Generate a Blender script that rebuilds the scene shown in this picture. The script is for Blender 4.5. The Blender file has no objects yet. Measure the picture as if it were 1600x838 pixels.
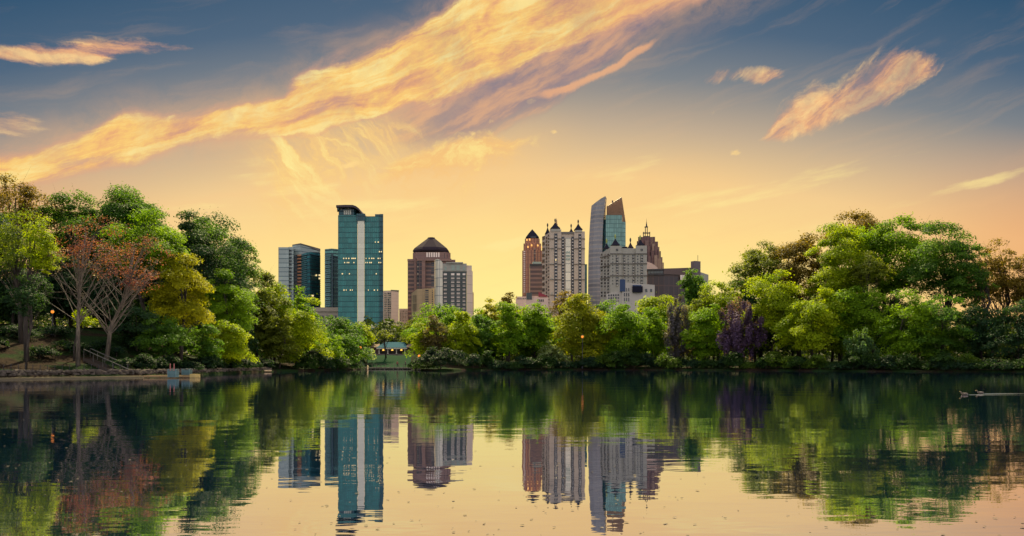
import bpy, math, random
import numpy as np
from mathutils import Vector

# ------------------------------------------------------------------ camera, light, exposure
S = bpy.context.scene
C = S.collection
R = math.radians
F = 1244.4            # focal length in photo pixels (photo 1600 wide)
HZ = 568.5            # horizon row
H = 1.5               # eye height above the water

cam = bpy.data.cameras.new('camera')
cam.sensor_width = 36.0
cam.lens = 36.0 * F / 1600.0
cam.shift_y = (HZ - 419.0) / 1600.0
cam.clip_start = 0.1
cam.clip_end = 30000
camo = bpy.data.objects.new('camera', cam)
C.objects.link(camo)
camo.location = (0, 0, H)
camo.rotation_euler = (R(90), 0, 0)
S.camera = camo

SUN_EL, SUN_AZ = R(48), R(-6)      # azimuth from +Y towards +X
sun = bpy.data.lights.new('sun', 'SUN')
sun.energy = 5.0
sun.angle = R(0.5)
sun.color = (1.0, 0.84, 0.48)
suno = bpy.data.objects.new('sun', sun)
C.objects.link(suno)
sv = Vector((math.sin(SUN_AZ) * math.cos(SUN_EL), math.cos(SUN_AZ) * math.cos(SUN_EL), math.sin(SUN_EL)))
suno.rotation_euler = sv.to_track_quat('Z', 'Y').to_euler()
suno.location = (0, 0, 300)

S.view_settings.view_transform = 'Standard'
S.view_settings.look = 'None'
EXPO = 1.05
S.view_settings.exposure = EXPO
S.view_settings.gamma = 1.0
S.view_settings.use_curve_mapping = False
S.render.engine = 'CYCLES'
S.cycles.max_bounces = 8
S.cycles.transparent_max_bounces = 8
S.cycles.use_denoising = True
S.cycles.denoiser = 'OPENIMAGEDENOISE'
S.cycles.denoising_input_passes = 'RGB_ALBEDO_NORMAL'


def lin(r, g, b):
    f = lambda c: (c / 255 / 12.92) if c / 255 <= 0.04045 else ((c / 255 + 0.055) / 1.055) ** 2.4
    return (f(r), f(g), f(b), 1.0)


class NT:
    """tiny node-graph writer"""
    def __init__(s, tree):
        s.t = tree
        tree.nodes.clear()

    def n(s, kind, **kw):
        nd = s.t.nodes.new(kind)
        for k, v in kw.items():
            setattr(nd, k, v)
        return nd

    def put(s, sock, v):
        if hasattr(v, 'is_output'):
            s.t.links.new(v, sock)
        elif v is not None:
            sock.default_value = v

    def m(s, op, a, b=None, c=None, clamp=False):
        nd = s.n('ShaderNodeMath', operation=op, use_clamp=clamp)
        s.put(nd.inputs[0], a)
        s.put(nd.inputs[1], b)
        s.put(nd.inputs[2], c)
        return nd.outputs[0]

    def vm(s, op, a, b=None, sc=None):
        nd = s.n('ShaderNodeVectorMath', operation=op)
        s.put(nd.inputs[0], a)
        s.put(nd.inputs[1], b)
        if sc is not None:
            s.put(nd.inputs['Scale'], sc)
        return nd.outputs['Value'] if op in ('LENGTH', 'DOT_PRODUCT', 'DISTANCE') else nd.outputs[0]

    def mr(s, v, a, b, c=0.0, d=1.0, kind='SMOOTHSTEP'):
        nd = s.n('ShaderNodeMapRange', interpolation_type=kind, clamp=True) if kind != 'LINEAR' else s.n('ShaderNodeMapRange', clamp=True)
        s.put(nd.inputs[0], v)
        for i, x in enumerate((a, b, c, d)):
            s.put(nd.inputs[1 + i], x)
        return nd.outputs[0]

    def mix(s, f, a, b, blend='MIX'):
        nd = s.n('ShaderNodeMix', data_type='RGBA', blend_type=blend)
        s.put(nd.inputs[0], f)
        s.put(nd.inputs[6], a)
        s.put(nd.inputs[7], b)
        return nd.outputs[2]

    def ramp(s, f, stops, mode='LINEAR'):
        nd = s.n('ShaderNodeValToRGB')
        cr = nd.color_ramp
        cr.interpolation = mode
        while len(cr.elements) < len(stops):
            cr.elements.new(0.5)
        for e, (p, c) in zip(cr.elements, stops):
            e.position = p
            e.color = c
        s.put(nd.inputs[0], f)
        return nd.outputs[0]

    def noise(s, vec, scale, detail=4.0, rough=0.55, dist=0.0, out='Fac'):
        nd = s.n('ShaderNodeTexNoise')
        s.put(nd.inputs['Vector'], vec)
        nd.inputs['Scale'].default_value = scale
        nd.inputs['Detail'].default_value = detail
        nd.inputs['Roughness'].default_value = rough
        nd.inputs['Distortion'].default_value = dist
        return nd.outputs[out]


def azel(px, py):
    a = math.atan((px - 800) / F)
    return a, math.atan((HZ - py) / F * math.cos(a))


def make_world():
    W = bpy.data.worlds.new('World')
    S.world = W
    W.use_nodes = True
    W.cycles.sampling_method = 'MANUAL'
    W.cycles.sample_map_resolution = 512
    g = NT(W.node_tree)
    tc = g.n('ShaderNodeTexCoord')
    sep = g.n('ShaderNodeSeparateXYZ')
    g.put(sep.inputs[0], tc.outputs['Generated'])
    dx, dy, dz = sep.outputs
    az = g.m('ARCTAN2', dx, dy)
    el = g.m('ARCSINE', g.m('MINIMUM', g.m('MAXIMUM', dz, -1.0), 1.0))
    # mirror anything below the horizon
    el = g.m('ABSOLUTE', el)
    t = g.m('ADD', el, g.m('MULTIPLY', g.m('MULTIPLY', az, az), 0.32))
    t = g.m('DIVIDE', t, 0.7)
    st = [(0.0, (255, 238, 138)), (0.09, (255, 238, 142)), (0.17, (255, 229, 138)), (0.25, (255, 217, 136)),
          (0.335, (244, 203, 138)), (0.42, (192, 169, 139)), (0.50, (124, 128, 131)), (0.58, (72, 96, 119)),
          (0.68, (36, 76, 106)), (0.85, (20, 62, 102))]
    base = g.ramp(t, [(p, lin(*c)) for p, c in st])
    # redder patch low on the right
    r1 = g.m('MULTIPLY', g.mr(az, 0.36, 0.60), g.mr(el, 0.26, 0.12))
    base = g.mix(g.m('MULTIPLY', r1, 0.55), base, lin(232, 150, 88))
    r2 = g.m('MULTIPLY', g.mr(az, -0.36, -0.6), g.mr(el, 0.24, 0.16))
    base = g.mix(g.m('MULTIPLY', r2, 0.45), base, lin(236, 160, 92))

    cv = g.n('ShaderNodeCombineXYZ')
    g.put(cv.inputs[0], az)
    g.put(cv.inputs[1], el)
    uv = cv.outputs[0]

    def warp(scale, amp, detail=5.0, stretch=(1, 1, 1)):
        mp = g.n('ShaderNodeMapping')
        g.put(mp.inputs[0], uv)
        mp.inputs['Scale'].default_value = stretch
        nz = g.noise(mp.outputs[0], scale, detail, 0.62, out='Color')
        return g.vm('ADD', uv, g.vm('SCALE', g.vm('SUBTRACT', nz, (0.5, 0.5, 0.5)), sc=amp))

    def streak(ang, sx, sy, scale, detail=8.0, rough=0.62, dist=0.0, src=None):
        mp = g.n('ShaderNodeMapping', vector_type='TEXTURE')
        g.put(mp.inputs[0], src or uv)
        mp.inputs['Rotation'].default_value = (0, 0, R(ang))
        mp.inputs['Scale'].default_value = (sx, sy, 1)
        return g.noise(mp.outputs[0], scale, detail, rough, dist)

    def blobs(src, items):
        out = None
        for (px, py, a, b, ang, w) in items:
            u, v = azel(px, py)
            k = math.cos(u) / F
            mp = g.n('ShaderNodeMapping', vector_type='TEXTURE')
            g.put(mp.inputs[0], src)
            mp.inputs['Location'].default_value = (u, v, 0)
            mp.inputs['Rotation'].default_value = (0, 0, R(ang))
            mp.inputs['Scale'].default_value = (a * k, b * k, 1)
            f = g.mr(g.vm('LENGTH', mp.outputs[0]), 1.0, 0.25, 0.0, w)
            out = f if out is None else g.m('MAXIMUM', out, f)
        return out

    w1 = warp(6.0, 0.040, 7.0)
    w2 = warp(11.0, 0.035, 7.0)
    w3 = warp(3.0, 0.05, 3.0)
    w4 = warp(4.5, 0.13, 7.0)
    w5 = warp(9.0, 0.07, 8.0)
    holes = g.mr(g.noise(w5, 9.0, 8.0, 0.68), 0.36, 0.60, 0.30, 1.0)

    def eat(mask, nz, k=2.4, bias=0.42, soft=0.55):
        """mask worn away at its edges by a noise, so it frays into wisps"""
        f = g.m('ADD', g.m('SUBTRACT', g.m('MULTIPLY', mask, 1.45), bias), g.m('MULTIPLY', g.m('SUBTRACT', nz, 0.5), k))
        f = g.mr(f, 0.0, soft)
        return g.m('MULTIPLY', f, g.mr(mask, 0.0, 0.22))

    def curve(src_az, pts):
        """row of a photo-drawn edge as elevation for a given azimuth"""
        nd = g.n('ShaderNodeFloatCurve')
        cm = nd.mapping
        c = cm.curves[0]
        q = []
        for px, py in pts:
            u, v = azel(px, py)
            q.append(((u + 0.7) / 1.4, v / 0.6 * 0.9 + 0.05))
        while len(c.points) < len(q):
            c.points.new(0.5, 0.5)
        for p, (x, y) in zip(c.points, q):
            p.location = (x, y)
            p.handle_type = 'VECTOR'
        cm.update()
        g.put(nd.inputs['Value'], g.m('DIVIDE', g.m('ADD', src_az, 0.7), 1.4))
        return g.m('MULTIPLY', g.m('SUBTRACT', nd.outputs[0], 0.05), 0.6 / 0.9)

    def band(src, up, lo, su, sl, x0=None, x1=None, sx=60):
        sp_ = g.n('ShaderNodeSeparateXYZ')
        g.put(sp_.inputs[0], src)
        a_, e_ = sp_.outputs[0], sp_.outputs[1]
        fu = g.mr(g.m('SUBTRACT', curve(a_, up), e_), -0.25 * su / F, su / F)
        fl = g.mr(g.m('SUBTRACT', e_, curve(a_, lo)), -0.25 * sl / F, sl / F)
        f = g.m('MULTIPLY', fu, fl)
        if x0 is not None:
            f = g.m('MULTIPLY', f, g.mr(a_, azel(x0, HZ)[0], azel(x0 + sx, HZ)[0]))
        if x1 is not None:
            f = g.m('MULTIPLY', f, g.mr(a_, azel(x1, HZ)[0], azel(x1 - sx, HZ)[0]))
        return f

    # mauve shaded underside, right of the main streak
    mauve = band(w1, [(540, 150), (700, 120), (800, 80), (900, 30), (960, -10), (1250, -60)],
                 [(540, 240), (640, 262), (760, 238), (850, 196), (930, 140), (1010, 80), (1090, 22), (1180, -30)], 40, 52, 520, None, 160)
    sm = streak(28, 1.0, 0.20, 8.0, 8.0, src=w1)
    dm = eat(mauve, sm, 1.8, 0.34, 1.1)
    mcol = g.mix(g.mr(sm, 0.42, 0.64), lin(136, 118, 130), lin(214, 160, 124))
    col = g.mix(g.m('MULTIPLY', dm, 0.82), base, mcol)
    edge = band(w1, [(800, 152), (880, 128), (950, 100), (1005, 66), (1100, 5)], [(800, 178), (880, 152), (950, 122), (1005, 88), (1100, 28)], 10, 14, 800, 1060, 60)
    col = g.mix(g.m('MULTIPLY', eat(edge, sm, 2.0, .45, .8), 0.75), col, lin(240, 174, 122))
    # falling veil below the streak
    fan = band(w4, [(340, 190), (430, 196), (560, 190), (640, 180), (760, 170)], [(340, 200), (372, 246), (400, 320), (440, 372), (540, 372), (600, 320), (680, 310)], 24, 150, 330, 720, 130)
    sv1 = streak(-52, 1.0, 0.20, 9.0, 9.0, 0.66, 0.5, src=w5)
    sv1b = streak(-24, 1.0, 0.24, 10.0, 9.0, 0.66, 0.5, src=w5)
    wisp = band(w4, [(560, 268), (640, 240), (720, 216), (830, 198), (900, 190)], [(560, 350), (640, 340), (720, 322), (800, 282), (850, 240), (900, 205)], 30, 70, 560, 880, 80)
    sv2 = streak(28, 1.0, 0.42, 10.0, 9.0, 0.72, 0.8, src=w4)
    svm = g.m('MAXIMUM', sv1, g.m('MULTIPLY', sv1b, 0.92))
    glow = blobs(w3, [(500, 262, 190, 120, -20, .30), (700, 268, 260, 80, 16, .38), (590, 240, 190, 90, 10, .3), (960, 300, 260, 60, 4, .35)])
    gn = g.noise(w1, 6.0, 7.0, 0.6)
    col = g.mix(g.m('MULTIPLY', glow, g.mr(gn, 0.25, 0.62, 0.45, 1.0)), col, lin(252, 200, 122))
    dv = g.m('MULTIPLY', g.mr(fan, 0.0, 0.9), g.m('ADD', g.mr(svm, 0.405, 0.60, 0.0, 0.85), g.mr(gn, 0.32, 0.58, 0.0, 0.40)))
    dv2 = eat(wisp, sv2, 4.2, 0.20, 1.2)
    col = g.mix(g.m('MULTIPLY', dv, 0.85), col, g.mix(g.mr(svm, 0.50, 0.70), lin(252, 204, 118), lin(255, 234, 146)))
    col = g.mix(g.m('MULTIPLY', dv2, 0.85), col, g.mix(g.mr(sv2, 0.46, 0.66), lin(248, 194, 114), lin(255, 226, 134)))
    # main golden streak
    gold = band(w1, [(-150, 225), (0, 216), (120, 206), (190, 170), (290, 172), (370, 154), (440, 134), (466, 104), (540, 80), (610, 50), (690, 8), (760, -30), (1200, -110)],
                [(-150, 310), (0, 298), (150, 284), (250, 260), (290, 244), (372, 226), (480, 224), (600, 188), (700, 166), (790, 132), (850, 92), (930, 66), (1000, 40), (1080, 8), (1180, -30)], 32, 28)
    gap = band(w1, [(60, 246), (150, 246), (262, 232)], [(60, 262), (150, 258), (262, 240)], 10, 10, 60, 270, 60)
    halo = band(w1, [(-150, 190), (0, 180), (190, 140), (370, 120), (457, 70), (610, 20), (760, -70), (1200, -150)],
                [(-150, 330), (0, 320), (250, 290), (372, 262), (600, 240), (790, 190), (930, 130), (1080, 60), (1200, 0)], 80, 80)
    col = g.mix(g.m('MULTIPLY', halo, g.mr(g.m('ADD', g.m('MULTIPLY', sv2, 0.5), g.m('MULTIPLY', gn, 0.5)), 0.36, 0.62, 0.0, 0.55)), col, lin(236, 178, 122))
    gold = g.m('MULTIPLY', gold, g.m('SUBTRACT', 1.0, g.m('MULTIPLY', gap, 0.75)))
    sg = streak(19, 1.0, 0.13, 7.0, 10.0, 0.66, 0.7, src=w1)
    sg2 = streak(34, 1.0, 0.35, 13.0, 8.0, 0.68, 0.3, src=w2)
    sgm = g.m('ADD', g.m('MULTIPLY', sg, 0.62), g.m('MULTIPLY', sg2, 0.38))
    dg = g.m('MULTIPLY', eat(gold, sgm, 3.0, 0.20, 1.15), g.m('ADD', 0.6, g.m('MULTIPLY', holes, 0.40)))
    gcol = g.ramp(sgm, [(0.37, lin(206, 142, 118)), (0.44, lin(238, 174, 110)), (0.51, lin(253, 203, 108)), (0.60, lin(255, 228, 142))])
    pinkedge = g.mix(g.mr(dg, 0.9, 0.2), gcol, lin(226, 160, 124))
    # the upper right end of the streak goes pink
    pe = g.m('MULTIPLY', g.mr(az, 0.06, 0.22), 0.6)
    pinkedge = g.mix(pe, pinkedge, lin(226, 158, 124))
    col = g.mix(g.m('MULTIPLY', dg, 0.96), col, pinkedge)
    # feathered haze over the upper edge of the streak
    hz_ = band(w1, [(420, 130), (500, 60), (580, 40), (680, -20), (900, -90)], [(420, 170), (500, 110), (600, 70), (700, 20), (900, -60)], 60, 20, 440, 760, 60)
    col = g.mix(g.m('MULTIPLY', eat(hz_, sg2, 2.4, .4, 1.2), 0.45), col, lin(212, 160, 130))
    # small pink clouds
    lstreak = band(w1, [(-60, 70), (60, 56), (150, 48), (240, 54), (330, 58), (390, 61)], [(-60, 98), (60, 102), (150, 103), (190, 90), (260, 82), (330, 74), (380, 66)], 18, 16, None, 372, 90)
    rcloud = band(w2, [(1165, 216), (1225, 160), (1268, 124), (1300, 128), (1340, 96), (1400, 66), (1450, 84), (1500, 86)],
                  [(1165, 228), (1220, 228), (1300, 200), (1385, 176), (1425, 146), (1465, 114), (1500, 98)], 34, 20, 1172, 1490, 30)
    pink = g.m('MAXIMUM', g.m('MAXIMUM', lstreak, rcloud), blobs(w1, [(1190, 112, 52, 17, -6, .8), (1130, 118, 46, 16, 4, .6), (10, 186, 80, 30, 4, .6)]))
    sp = streak(33, 1.0, 0.3, 13.0, 9.0, 0.68, 0.4, src=w2)
    sp2 = streak(3, 1.0, 0.14, 9.0, 8.0, 0.62, 0.2, src=w2)
    lf = g.mr(az, -0.2, 0.1)
    spm = g.m('ADD', g.m('MULTIPLY', sp, lf), g.m('MULTIPLY', sp2, g.m('SUBTRACT', 1.0, lf)))
    dp = g.m('MULTIPLY', eat(pink, spm, 3.4, 0.26, 1.25), g.m('ADD', 0.25, g.m('MULTIPLY', holes, 0.75)))
    pcol = g.ramp(spm, [(0.38, lin(190, 136, 122)), (0.50, lin(238, 174, 120)), (0.62, lin(255, 208, 138))])
    col = g.mix(g.m('MULTIPLY', dp, 0.95), col, pcol)
    puff = blobs(w1, [(1151, 237, 16, 6, 10, .7), (735, 204, 11, 6, 0, .8), (864, 206, 9, 5, 0, .8), (830, 160, 15, 8, 10, .7), (770, 186, 9, 5, 0, .7),
                      (545, 262, 40, 7, 8, .8), (1080, 372, 16, 8, 0, .7), (1044, 380, 30, 8, 5, .7), (1110, 174, 14, 6, 0, .4)])
    col = g.mix(eat(puff, sp, 4.0, .45, 1.5), col, lin(255, 214, 134))
    # thin bright veils low over the horizon
    low = blobs(w1, [(1180, 300, 300, 26, 9, .6), (1530, 290, 150, 14, 10, .6), (1050, 320, 190, 20, 10, .6),
                     (800, 382, 90, 14, 6, .8), (600, 450, 160, 14, 2, .7), (960, 265, 130, 30, 5, .5), (480, 310, 190, 60, -20, .5), (560, 330, 260, 30, 4, .6), (1000, 345, 240, 18, 6, .5), (330, 330, 160, 18, 5, .5), (1330, 340, 200, 16, 8, .5)])
    sl = streak(9, 1.0, 0.16, 10.0, 8.0)
    dl = eat(low, sl, 3.0, 0.45, 1.1)
    col = g.mix(g.m('MULTIPLY', dl, 0.7), col, lin(255, 230, 146))
    # faint cirrus everywhere
    fc = streak(14, 1.0, 0.12, 4.5, 9.0, 0.6, 0.4, src=w1)
    col = g.mix(g.m('MULTIPLY', g.mr(fc, 0.48, 0.75), 0.14), col, lin(246, 190, 130))
    # everything behind the eye and overhead: bright unseen sky added to fill the fronts
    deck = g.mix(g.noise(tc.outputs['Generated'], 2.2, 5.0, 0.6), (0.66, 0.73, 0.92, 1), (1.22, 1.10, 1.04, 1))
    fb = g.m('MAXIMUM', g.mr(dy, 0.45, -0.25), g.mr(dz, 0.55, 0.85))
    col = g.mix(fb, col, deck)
    sky = g.n('ShaderNodeTexSky', sky_type='NISHITA')
    sky.sun_disc = False
    sky.sun_elevation = SUN_EL
    sky.sun_rotation = SUN_AZ
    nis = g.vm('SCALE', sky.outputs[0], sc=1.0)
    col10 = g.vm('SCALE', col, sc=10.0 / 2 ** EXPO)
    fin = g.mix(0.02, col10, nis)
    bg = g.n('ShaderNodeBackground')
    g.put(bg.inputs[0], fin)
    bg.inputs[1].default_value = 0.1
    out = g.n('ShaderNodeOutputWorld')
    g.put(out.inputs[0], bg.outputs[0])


make_world()


# ------------------------------------------------------------------ helpers
def X(px, D):
    return (px - 800.0) / F * D


def Z(py, D):
    return H + (HZ - py) / F * D


def tag(o, label=None, cat=None, group=None, kind=None):
    if label: o['label'] = label
    if cat: o['category'] = cat
    if group: o['group'] = group
    if kind: o['kind'] = kind
    return o


def thing(name, label, cat, loc, rz=0.0, group=None):
    o = bpy.data.objects.new(name, None)
    o.empty_display_size = 0.5
    C.objects.link(o)
    o.location = loc
    o.rotation_euler = (0, 0, rz)
    return tag(o, label, cat, group)


class MB:
    def __init__(s):
        s.v, s.f, s.mi, s.uv = [], [], [], []

    def add(s, vs, fs, mi=0, uvs=None):
        o = len(s.v)
        s.v += [tuple(p) for p in vs]
        for i, f in enumerate(fs):
            s.f.append(tuple(o + k for k in f))
            s.mi.append(mi)
            s.uv.append(uvs[i] if uvs else [(0, 0)] * len(f))
        return s

    def box(s, x0, x1, y0, y1, z0, z1, mi=0):
        v = [(x0, y0, z0), (x1, y0, z0), (x1, y1, z0), (x0, y1, z0), (x0, y0, z1), (x1, y0, z1), (x1, y1, z1), (x0, y1, z1)]
        return s.add(v, [(0, 3, 2, 1), (4, 5, 6, 7), (0, 1, 5, 4), (1, 2, 6, 5), (2, 3, 7, 6), (3, 0, 4, 7)], mi)

    def prism(s, fp, z0, z1, mi=0):
        """footprint counter-clockwise seen from above; z1 may be one value or one per corner; UV in metres"""
        n = len(fp)
        zt = [z1] * n if not isinstance(z1, (list, tuple)) else list(z1)
        v = [(x, y, z0) for x, y in fp] + [(x, y, z) for (x, y), z in zip(fp, zt)]
        fs, uvs = [], []
        u = 0.0
        for i in range(n):
            j = (i + 1) % n
            d = math.hypot(fp[j][0] - fp[i][0], fp[j][1] - fp[i][1])
            fs.append((i, j, n + j, n + i))
            uvs.append([(u, z0), (u + d, z0), (u + d, zt[j]), (u, zt[i])])
            u += d
        fs.append(tuple(range(n, 2 * n)))
        uvs.append([(0, 0)] * n)
        fs.append(tuple(range(n - 1, -1, -1)))
        uvs.append([(0, 0)] * n)
        return s.add(v, fs, mi, uvs)

    def tube(s, pts, rad, sides=6, mi=0, cap=True):
        pts = [Vector(p) for p in pts]
        n = len(pts)
        vs, fs = [], []
        ref = Vector((0.31, 0.9, 0.2)).normalized()
        for i, p in enumerate(pts):
            d = (pts[min(i + 1, n - 1)] - pts[max(i - 1, 0)])
            d = d.normalized() if d.length > 1e-9 else Vector((0, 0, 1))
            a = d.cross(ref)
            if a.length < 1e-3:
                a = d.cross(Vector((1, 0, 0)))
            a.normalize()
            b = d.cross(a)
            r = rad[i] if isinstance(rad, (list, tuple)) else rad
            for k in range(sides):
                t = 2 * math.pi * k / sides
                vs.append(p + a * (r * math.cos(t)) + b * (r * math.sin(t)))
        for i in range(n - 1):
            for k in range(sides):
                k2 = (k + 1) % sides
                fs.append((i * sides + k, i * sides + k2, (i + 1) * sides + k2, (i + 1) * sides + k))
        if cap:
            fs.append(tuple(range(sides - 1, -1, -1)))
            fs.append(tuple((n - 1) * sides + k for k in range(sides)))
        return s.add(vs, fs, mi)

    def lathe(s, prof, cx, cy, sides=12, mi=0, ph=0.0):
        vs, fs = [], []
        n = len(prof)
        for r, z in prof:
            for k in range(sides):
                t = 2 * math.pi * k / sides + ph
                vs.append((cx + r * math.cos(t), cy + r * math.sin(t), z))
        for i in range(n - 1):
            for k in range(sides):
                k2 = (k + 1) % sides
                fs.append((i * sides + k, i * sides + k2, (i + 1) * sides + k2, (i + 1) * sides + k))
        fs.append(tuple(range(sides - 1, -1, -1)))
        fs.append(tuple((n - 1) * sides + k for k in range(sides)))
        return s.add(vs, fs, mi)

    def mesh(s, name, mats, smooth=False):
        me = bpy.data.meshes.new(name)
        me.from_pydata(s.v, [], s.f)
        for m in (mats if isinstance(mats, (list, tuple)) else [mats]):
            me.materials.append(m)
        if len(me.materials) > 1:
            me.polygons.foreach_set('material_index', s.mi)
        uvl = me.uv_layers.new(name='UVMap')
        uvl.data.foreach_set('uv', [c for f in s.uv for p in f for c in p])
        if smooth:
            me.polygons.foreach_set('use_smooth', [True] * len(me.polygons))
        me.update()
        return me

    def build(s, name, mats, parent=None, smooth=False, loc=None):
        o = bpy.data.objects.new(name, s.mesh(name, mats, smooth))
        C.objects.link(o)
        if parent: o.parent = parent
        if loc: o.location = loc
        return o


# ------------------------------------------------------------------ materials
def new_mat(name):
    m = bpy.data.materials.new(name)
    m.use_nodes = True
    g = NT(m.node_tree)
    out = g.n('ShaderNodeOutputMaterial')
    return m, g, out


def plain(name, col, rough=0.7, metal=0.0, var=0.12, scale=1.5, emit=None, es=1.0, spec=0.5):
    m, g, out = new_mat(name)
    p = g.n('ShaderNodeBsdfPrincipled')
    tc = g.n('ShaderNodeTexCoord')
    nz = g.noise(tc.outputs['Object'], scale, 5.0, 0.6)
    c = g.mix(nz, tuple(x * (1 - var * 1.6) for x in col) + (1,), tuple(min(1, x * (1 + var * 1.6)) for x in col) + (1,))
    g.put(p.inputs['Base Color'], c)
    p.inputs['Roughness'].default_value = rough
    p.inputs['Metallic'].default_value = metal
    p.inputs['Specular IOR Level'].default_value = spec
    if emit:
        p.inputs['Emission Color'].default_value = tuple(emit) + (1,)
        p.inputs['Emission Strength'].default_value = es
    g.put(out.inputs[0], p.outputs[0])
    return m


def facade(name, cell, line, pu, pv, fu, fv, rough=0.35, metal=0.0, var=0.35, line2=None, spec=0.5, lrough=0.6):
    """wall whose cladding repeats every pu x pv metres: cells (glass or panel) between vertical (fu) and horizontal (fv) lines"""
    m, g, out = new_mat(name)
    p = g.n('ShaderNodeBsdfPrincipled')
    tc = g.n('ShaderNodeTexCoord')
    sp = g.n('ShaderNodeSeparateXYZ')
    g.put(sp.inputs[0], tc.outputs['UV'])
    u = g.m('DIVIDE', sp.outputs[0], pu)
    v = g.m('DIVIDE', sp.outputs[1], pv)
    lu = g.m('LESS_THAN', g.m('FRACT', u), fu)
    lv = g.m('LESS_THAN', g.m('FRACT', v), fv)
    cb = g.n('ShaderNodeCombineXYZ')
    g.put(cb.inputs[0], g.m('FLOOR', u))
    g.put(cb.inputs[1], g.m('FLOOR', v))
    wn = g.n('ShaderNodeTexWhiteNoise', noise_dimensions='2D')
    g.put(wn.inputs[0], cb.outputs[0])
    big = g.noise(tc.outputs['UV'], 0.03, 3.0, 0.6)  # broad random tone; on glass it stands in for uneven reflections
    f = g.m('ADD', g.m('MULTIPLY', wn.outputs[0], 0.6), g.m('SUBTRACT', g.m('MULTIPLY', big, 1.6), 0.55))
    a = tuple(x * (1 - var) for x in cell) + (1,)
    b = tuple(min(1, x * (1 + var)) for x in cell) + (1,)
    c = g.mix(f, a, b)
    c = g.mix(lv, c, tuple(line) + (1,))
    c = g.mix(lu, c, tuple(line2 or line) + (1,))
    ln = g.m('MAXIMUM', lu, lv)
    g.put(p.inputs['Base Color'], c)
    g.put(p.inputs['Roughness'], g.mr(ln, 0, 1, rough, lrough, 'LINEAR'))
    p.inputs['Metallic'].default_value = metal
    p.inputs['Specular IOR Level'].default_value = spec
    g.put(out.inputs[0], p.outputs[0])
    return m


def make_foliage():
    m, g, out = new_mat('foliage')
    at = g.n('ShaderNodeAttribute', attribute_name='tint')
    d = g.n('ShaderNodeBsdfPrincipled')
    g.put(d.inputs['Base Color'], at.outputs['Color'])
    d.inputs['Roughness'].default_value = 0.6
    d.inputs['Specular IOR Level'].default_value = 0.08
    tr = g.n('ShaderNodeBsdfTranslucent')
    g.put(tr.inputs[0], g.mix(1.0, at.outputs['Color'], (2.35, 2.15, 0.4, 1), 'MULTIPLY'))
    mx = g.n('ShaderNodeMixShader')
    mx.inputs[0].default_value = 0.45
    g.put(mx.inputs[1], d.outputs[0])
    g.put(mx.inputs[2], tr.outputs[0])
    g.put(out.inputs[0], mx.outputs[0])
    return m


def make_bark(name, a, b):
    m, g, out = new_mat(name)
    p = g.n('ShaderNodeBsdfPrincipled')
    tc = g.n('ShaderNodeTexCoord')
    mp = g.n('ShaderNodeMapping')
    g.put(mp.inputs[0], tc.outputs['Object'])
    mp.inputs['Scale'].default_value = (1, 1, 0.2)
    nz = g.noise(mp.outputs[0], 4.0, 6.0, 0.65)
    g.put(p.inputs['Base Color'], g.mix(g.mr(nz, 0.35, 0.65), a + (1,), b + (1,)))
    p.inputs['Roughness'].default_value = 0.9
    bp = g.n('ShaderNodeBump')
    bp.inputs['Strength'].default_value = 0.5
    g.put(bp.inputs['Height'], nz)
    g.put(p.inputs['Normal'], bp.outputs[0])
    g.put(out.inputs[0], p.outputs[0])
    return m


def make_water():
    m, g, out = new_mat('lake_water')
    geo = g.n('ShaderNodeNewGeometry')
    pos = geo.outputs['Position']

    def mapped(sx, sy, rot=0.0):
        mp = g.n('ShaderNodeMapping')
        g.put(mp.inputs[0], pos)
        mp.inputs['Rotation'].default_value = (0, 0, R(rot))
        mp.inputs['Scale'].default_value = (sx, sy, 1)
        return mp.outputs[0]
    # long lazy swell, crossing ripples, and wind-ruffled patches further out
    n1 = g.noise(mapped(0.16, 0.42, 8), 1.0, 2.0, 0.5)
    n2 = g.noise(mapped(0.55, 1.5, -12), 1.0, 3.0, 0.55)
    n3 = g.noise(mapped(1.6, 4.2, 5), 1.0, 3.0, 0.55)
    patch = g.mr(g.noise(mapped(0.02, 0.05, 0), 1.0, 3.0, 0.6), 0.40, 0.62)
    hgt = g.m('ADD', g.m('MULTIPLY', n1, 0.034), g.m('MULTIPLY', n2, 0.012))
    hgt = g.m('ADD', hgt, g.m('MULTIPLY', g.m('MULTIPLY', n3, 0.0032), g.m('ADD', patch, 0.15)))
    bp = g.n('ShaderNodeBump')
    bp.inputs['Strength'].default_value = 1.0
    bp.inputs['Distance'].default_value = 0.30
    g.put(bp.inputs['Height'], hgt)
    gl = g.n('ShaderNodeBsdfGlossy')
    gl.inputs['Color'].default_value = (0.92, 0.90, 0.97, 1)
    gl.inputs['Roughness'].default_value = 0.015
    g.put(gl.inputs['Normal'], bp.outputs[0])
    df = g.n('ShaderNodeBsdfDiffuse')
    df.inputs[0].default_value = (0.002, 0.015, 0.038, 1)
    lw = g.n('ShaderNodeFresnel')
    lw.inputs['IOR'].default_value = 1.9
    g.put(lw.inputs['Normal'], bp.outputs[0])
    mx = g.n('ShaderNodeMixShader')
    g.put(mx.inputs[0], g.mr(lw.outputs[0], 0.1, 1.0, 0.72, 0.98, 'LINEAR'))
    g.put(mx.inputs[1], df.outputs[0])
    g.put(mx.inputs[2], gl.outputs[0])
    g.put(out.inputs[0], mx.outputs[0])
    return m


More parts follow.
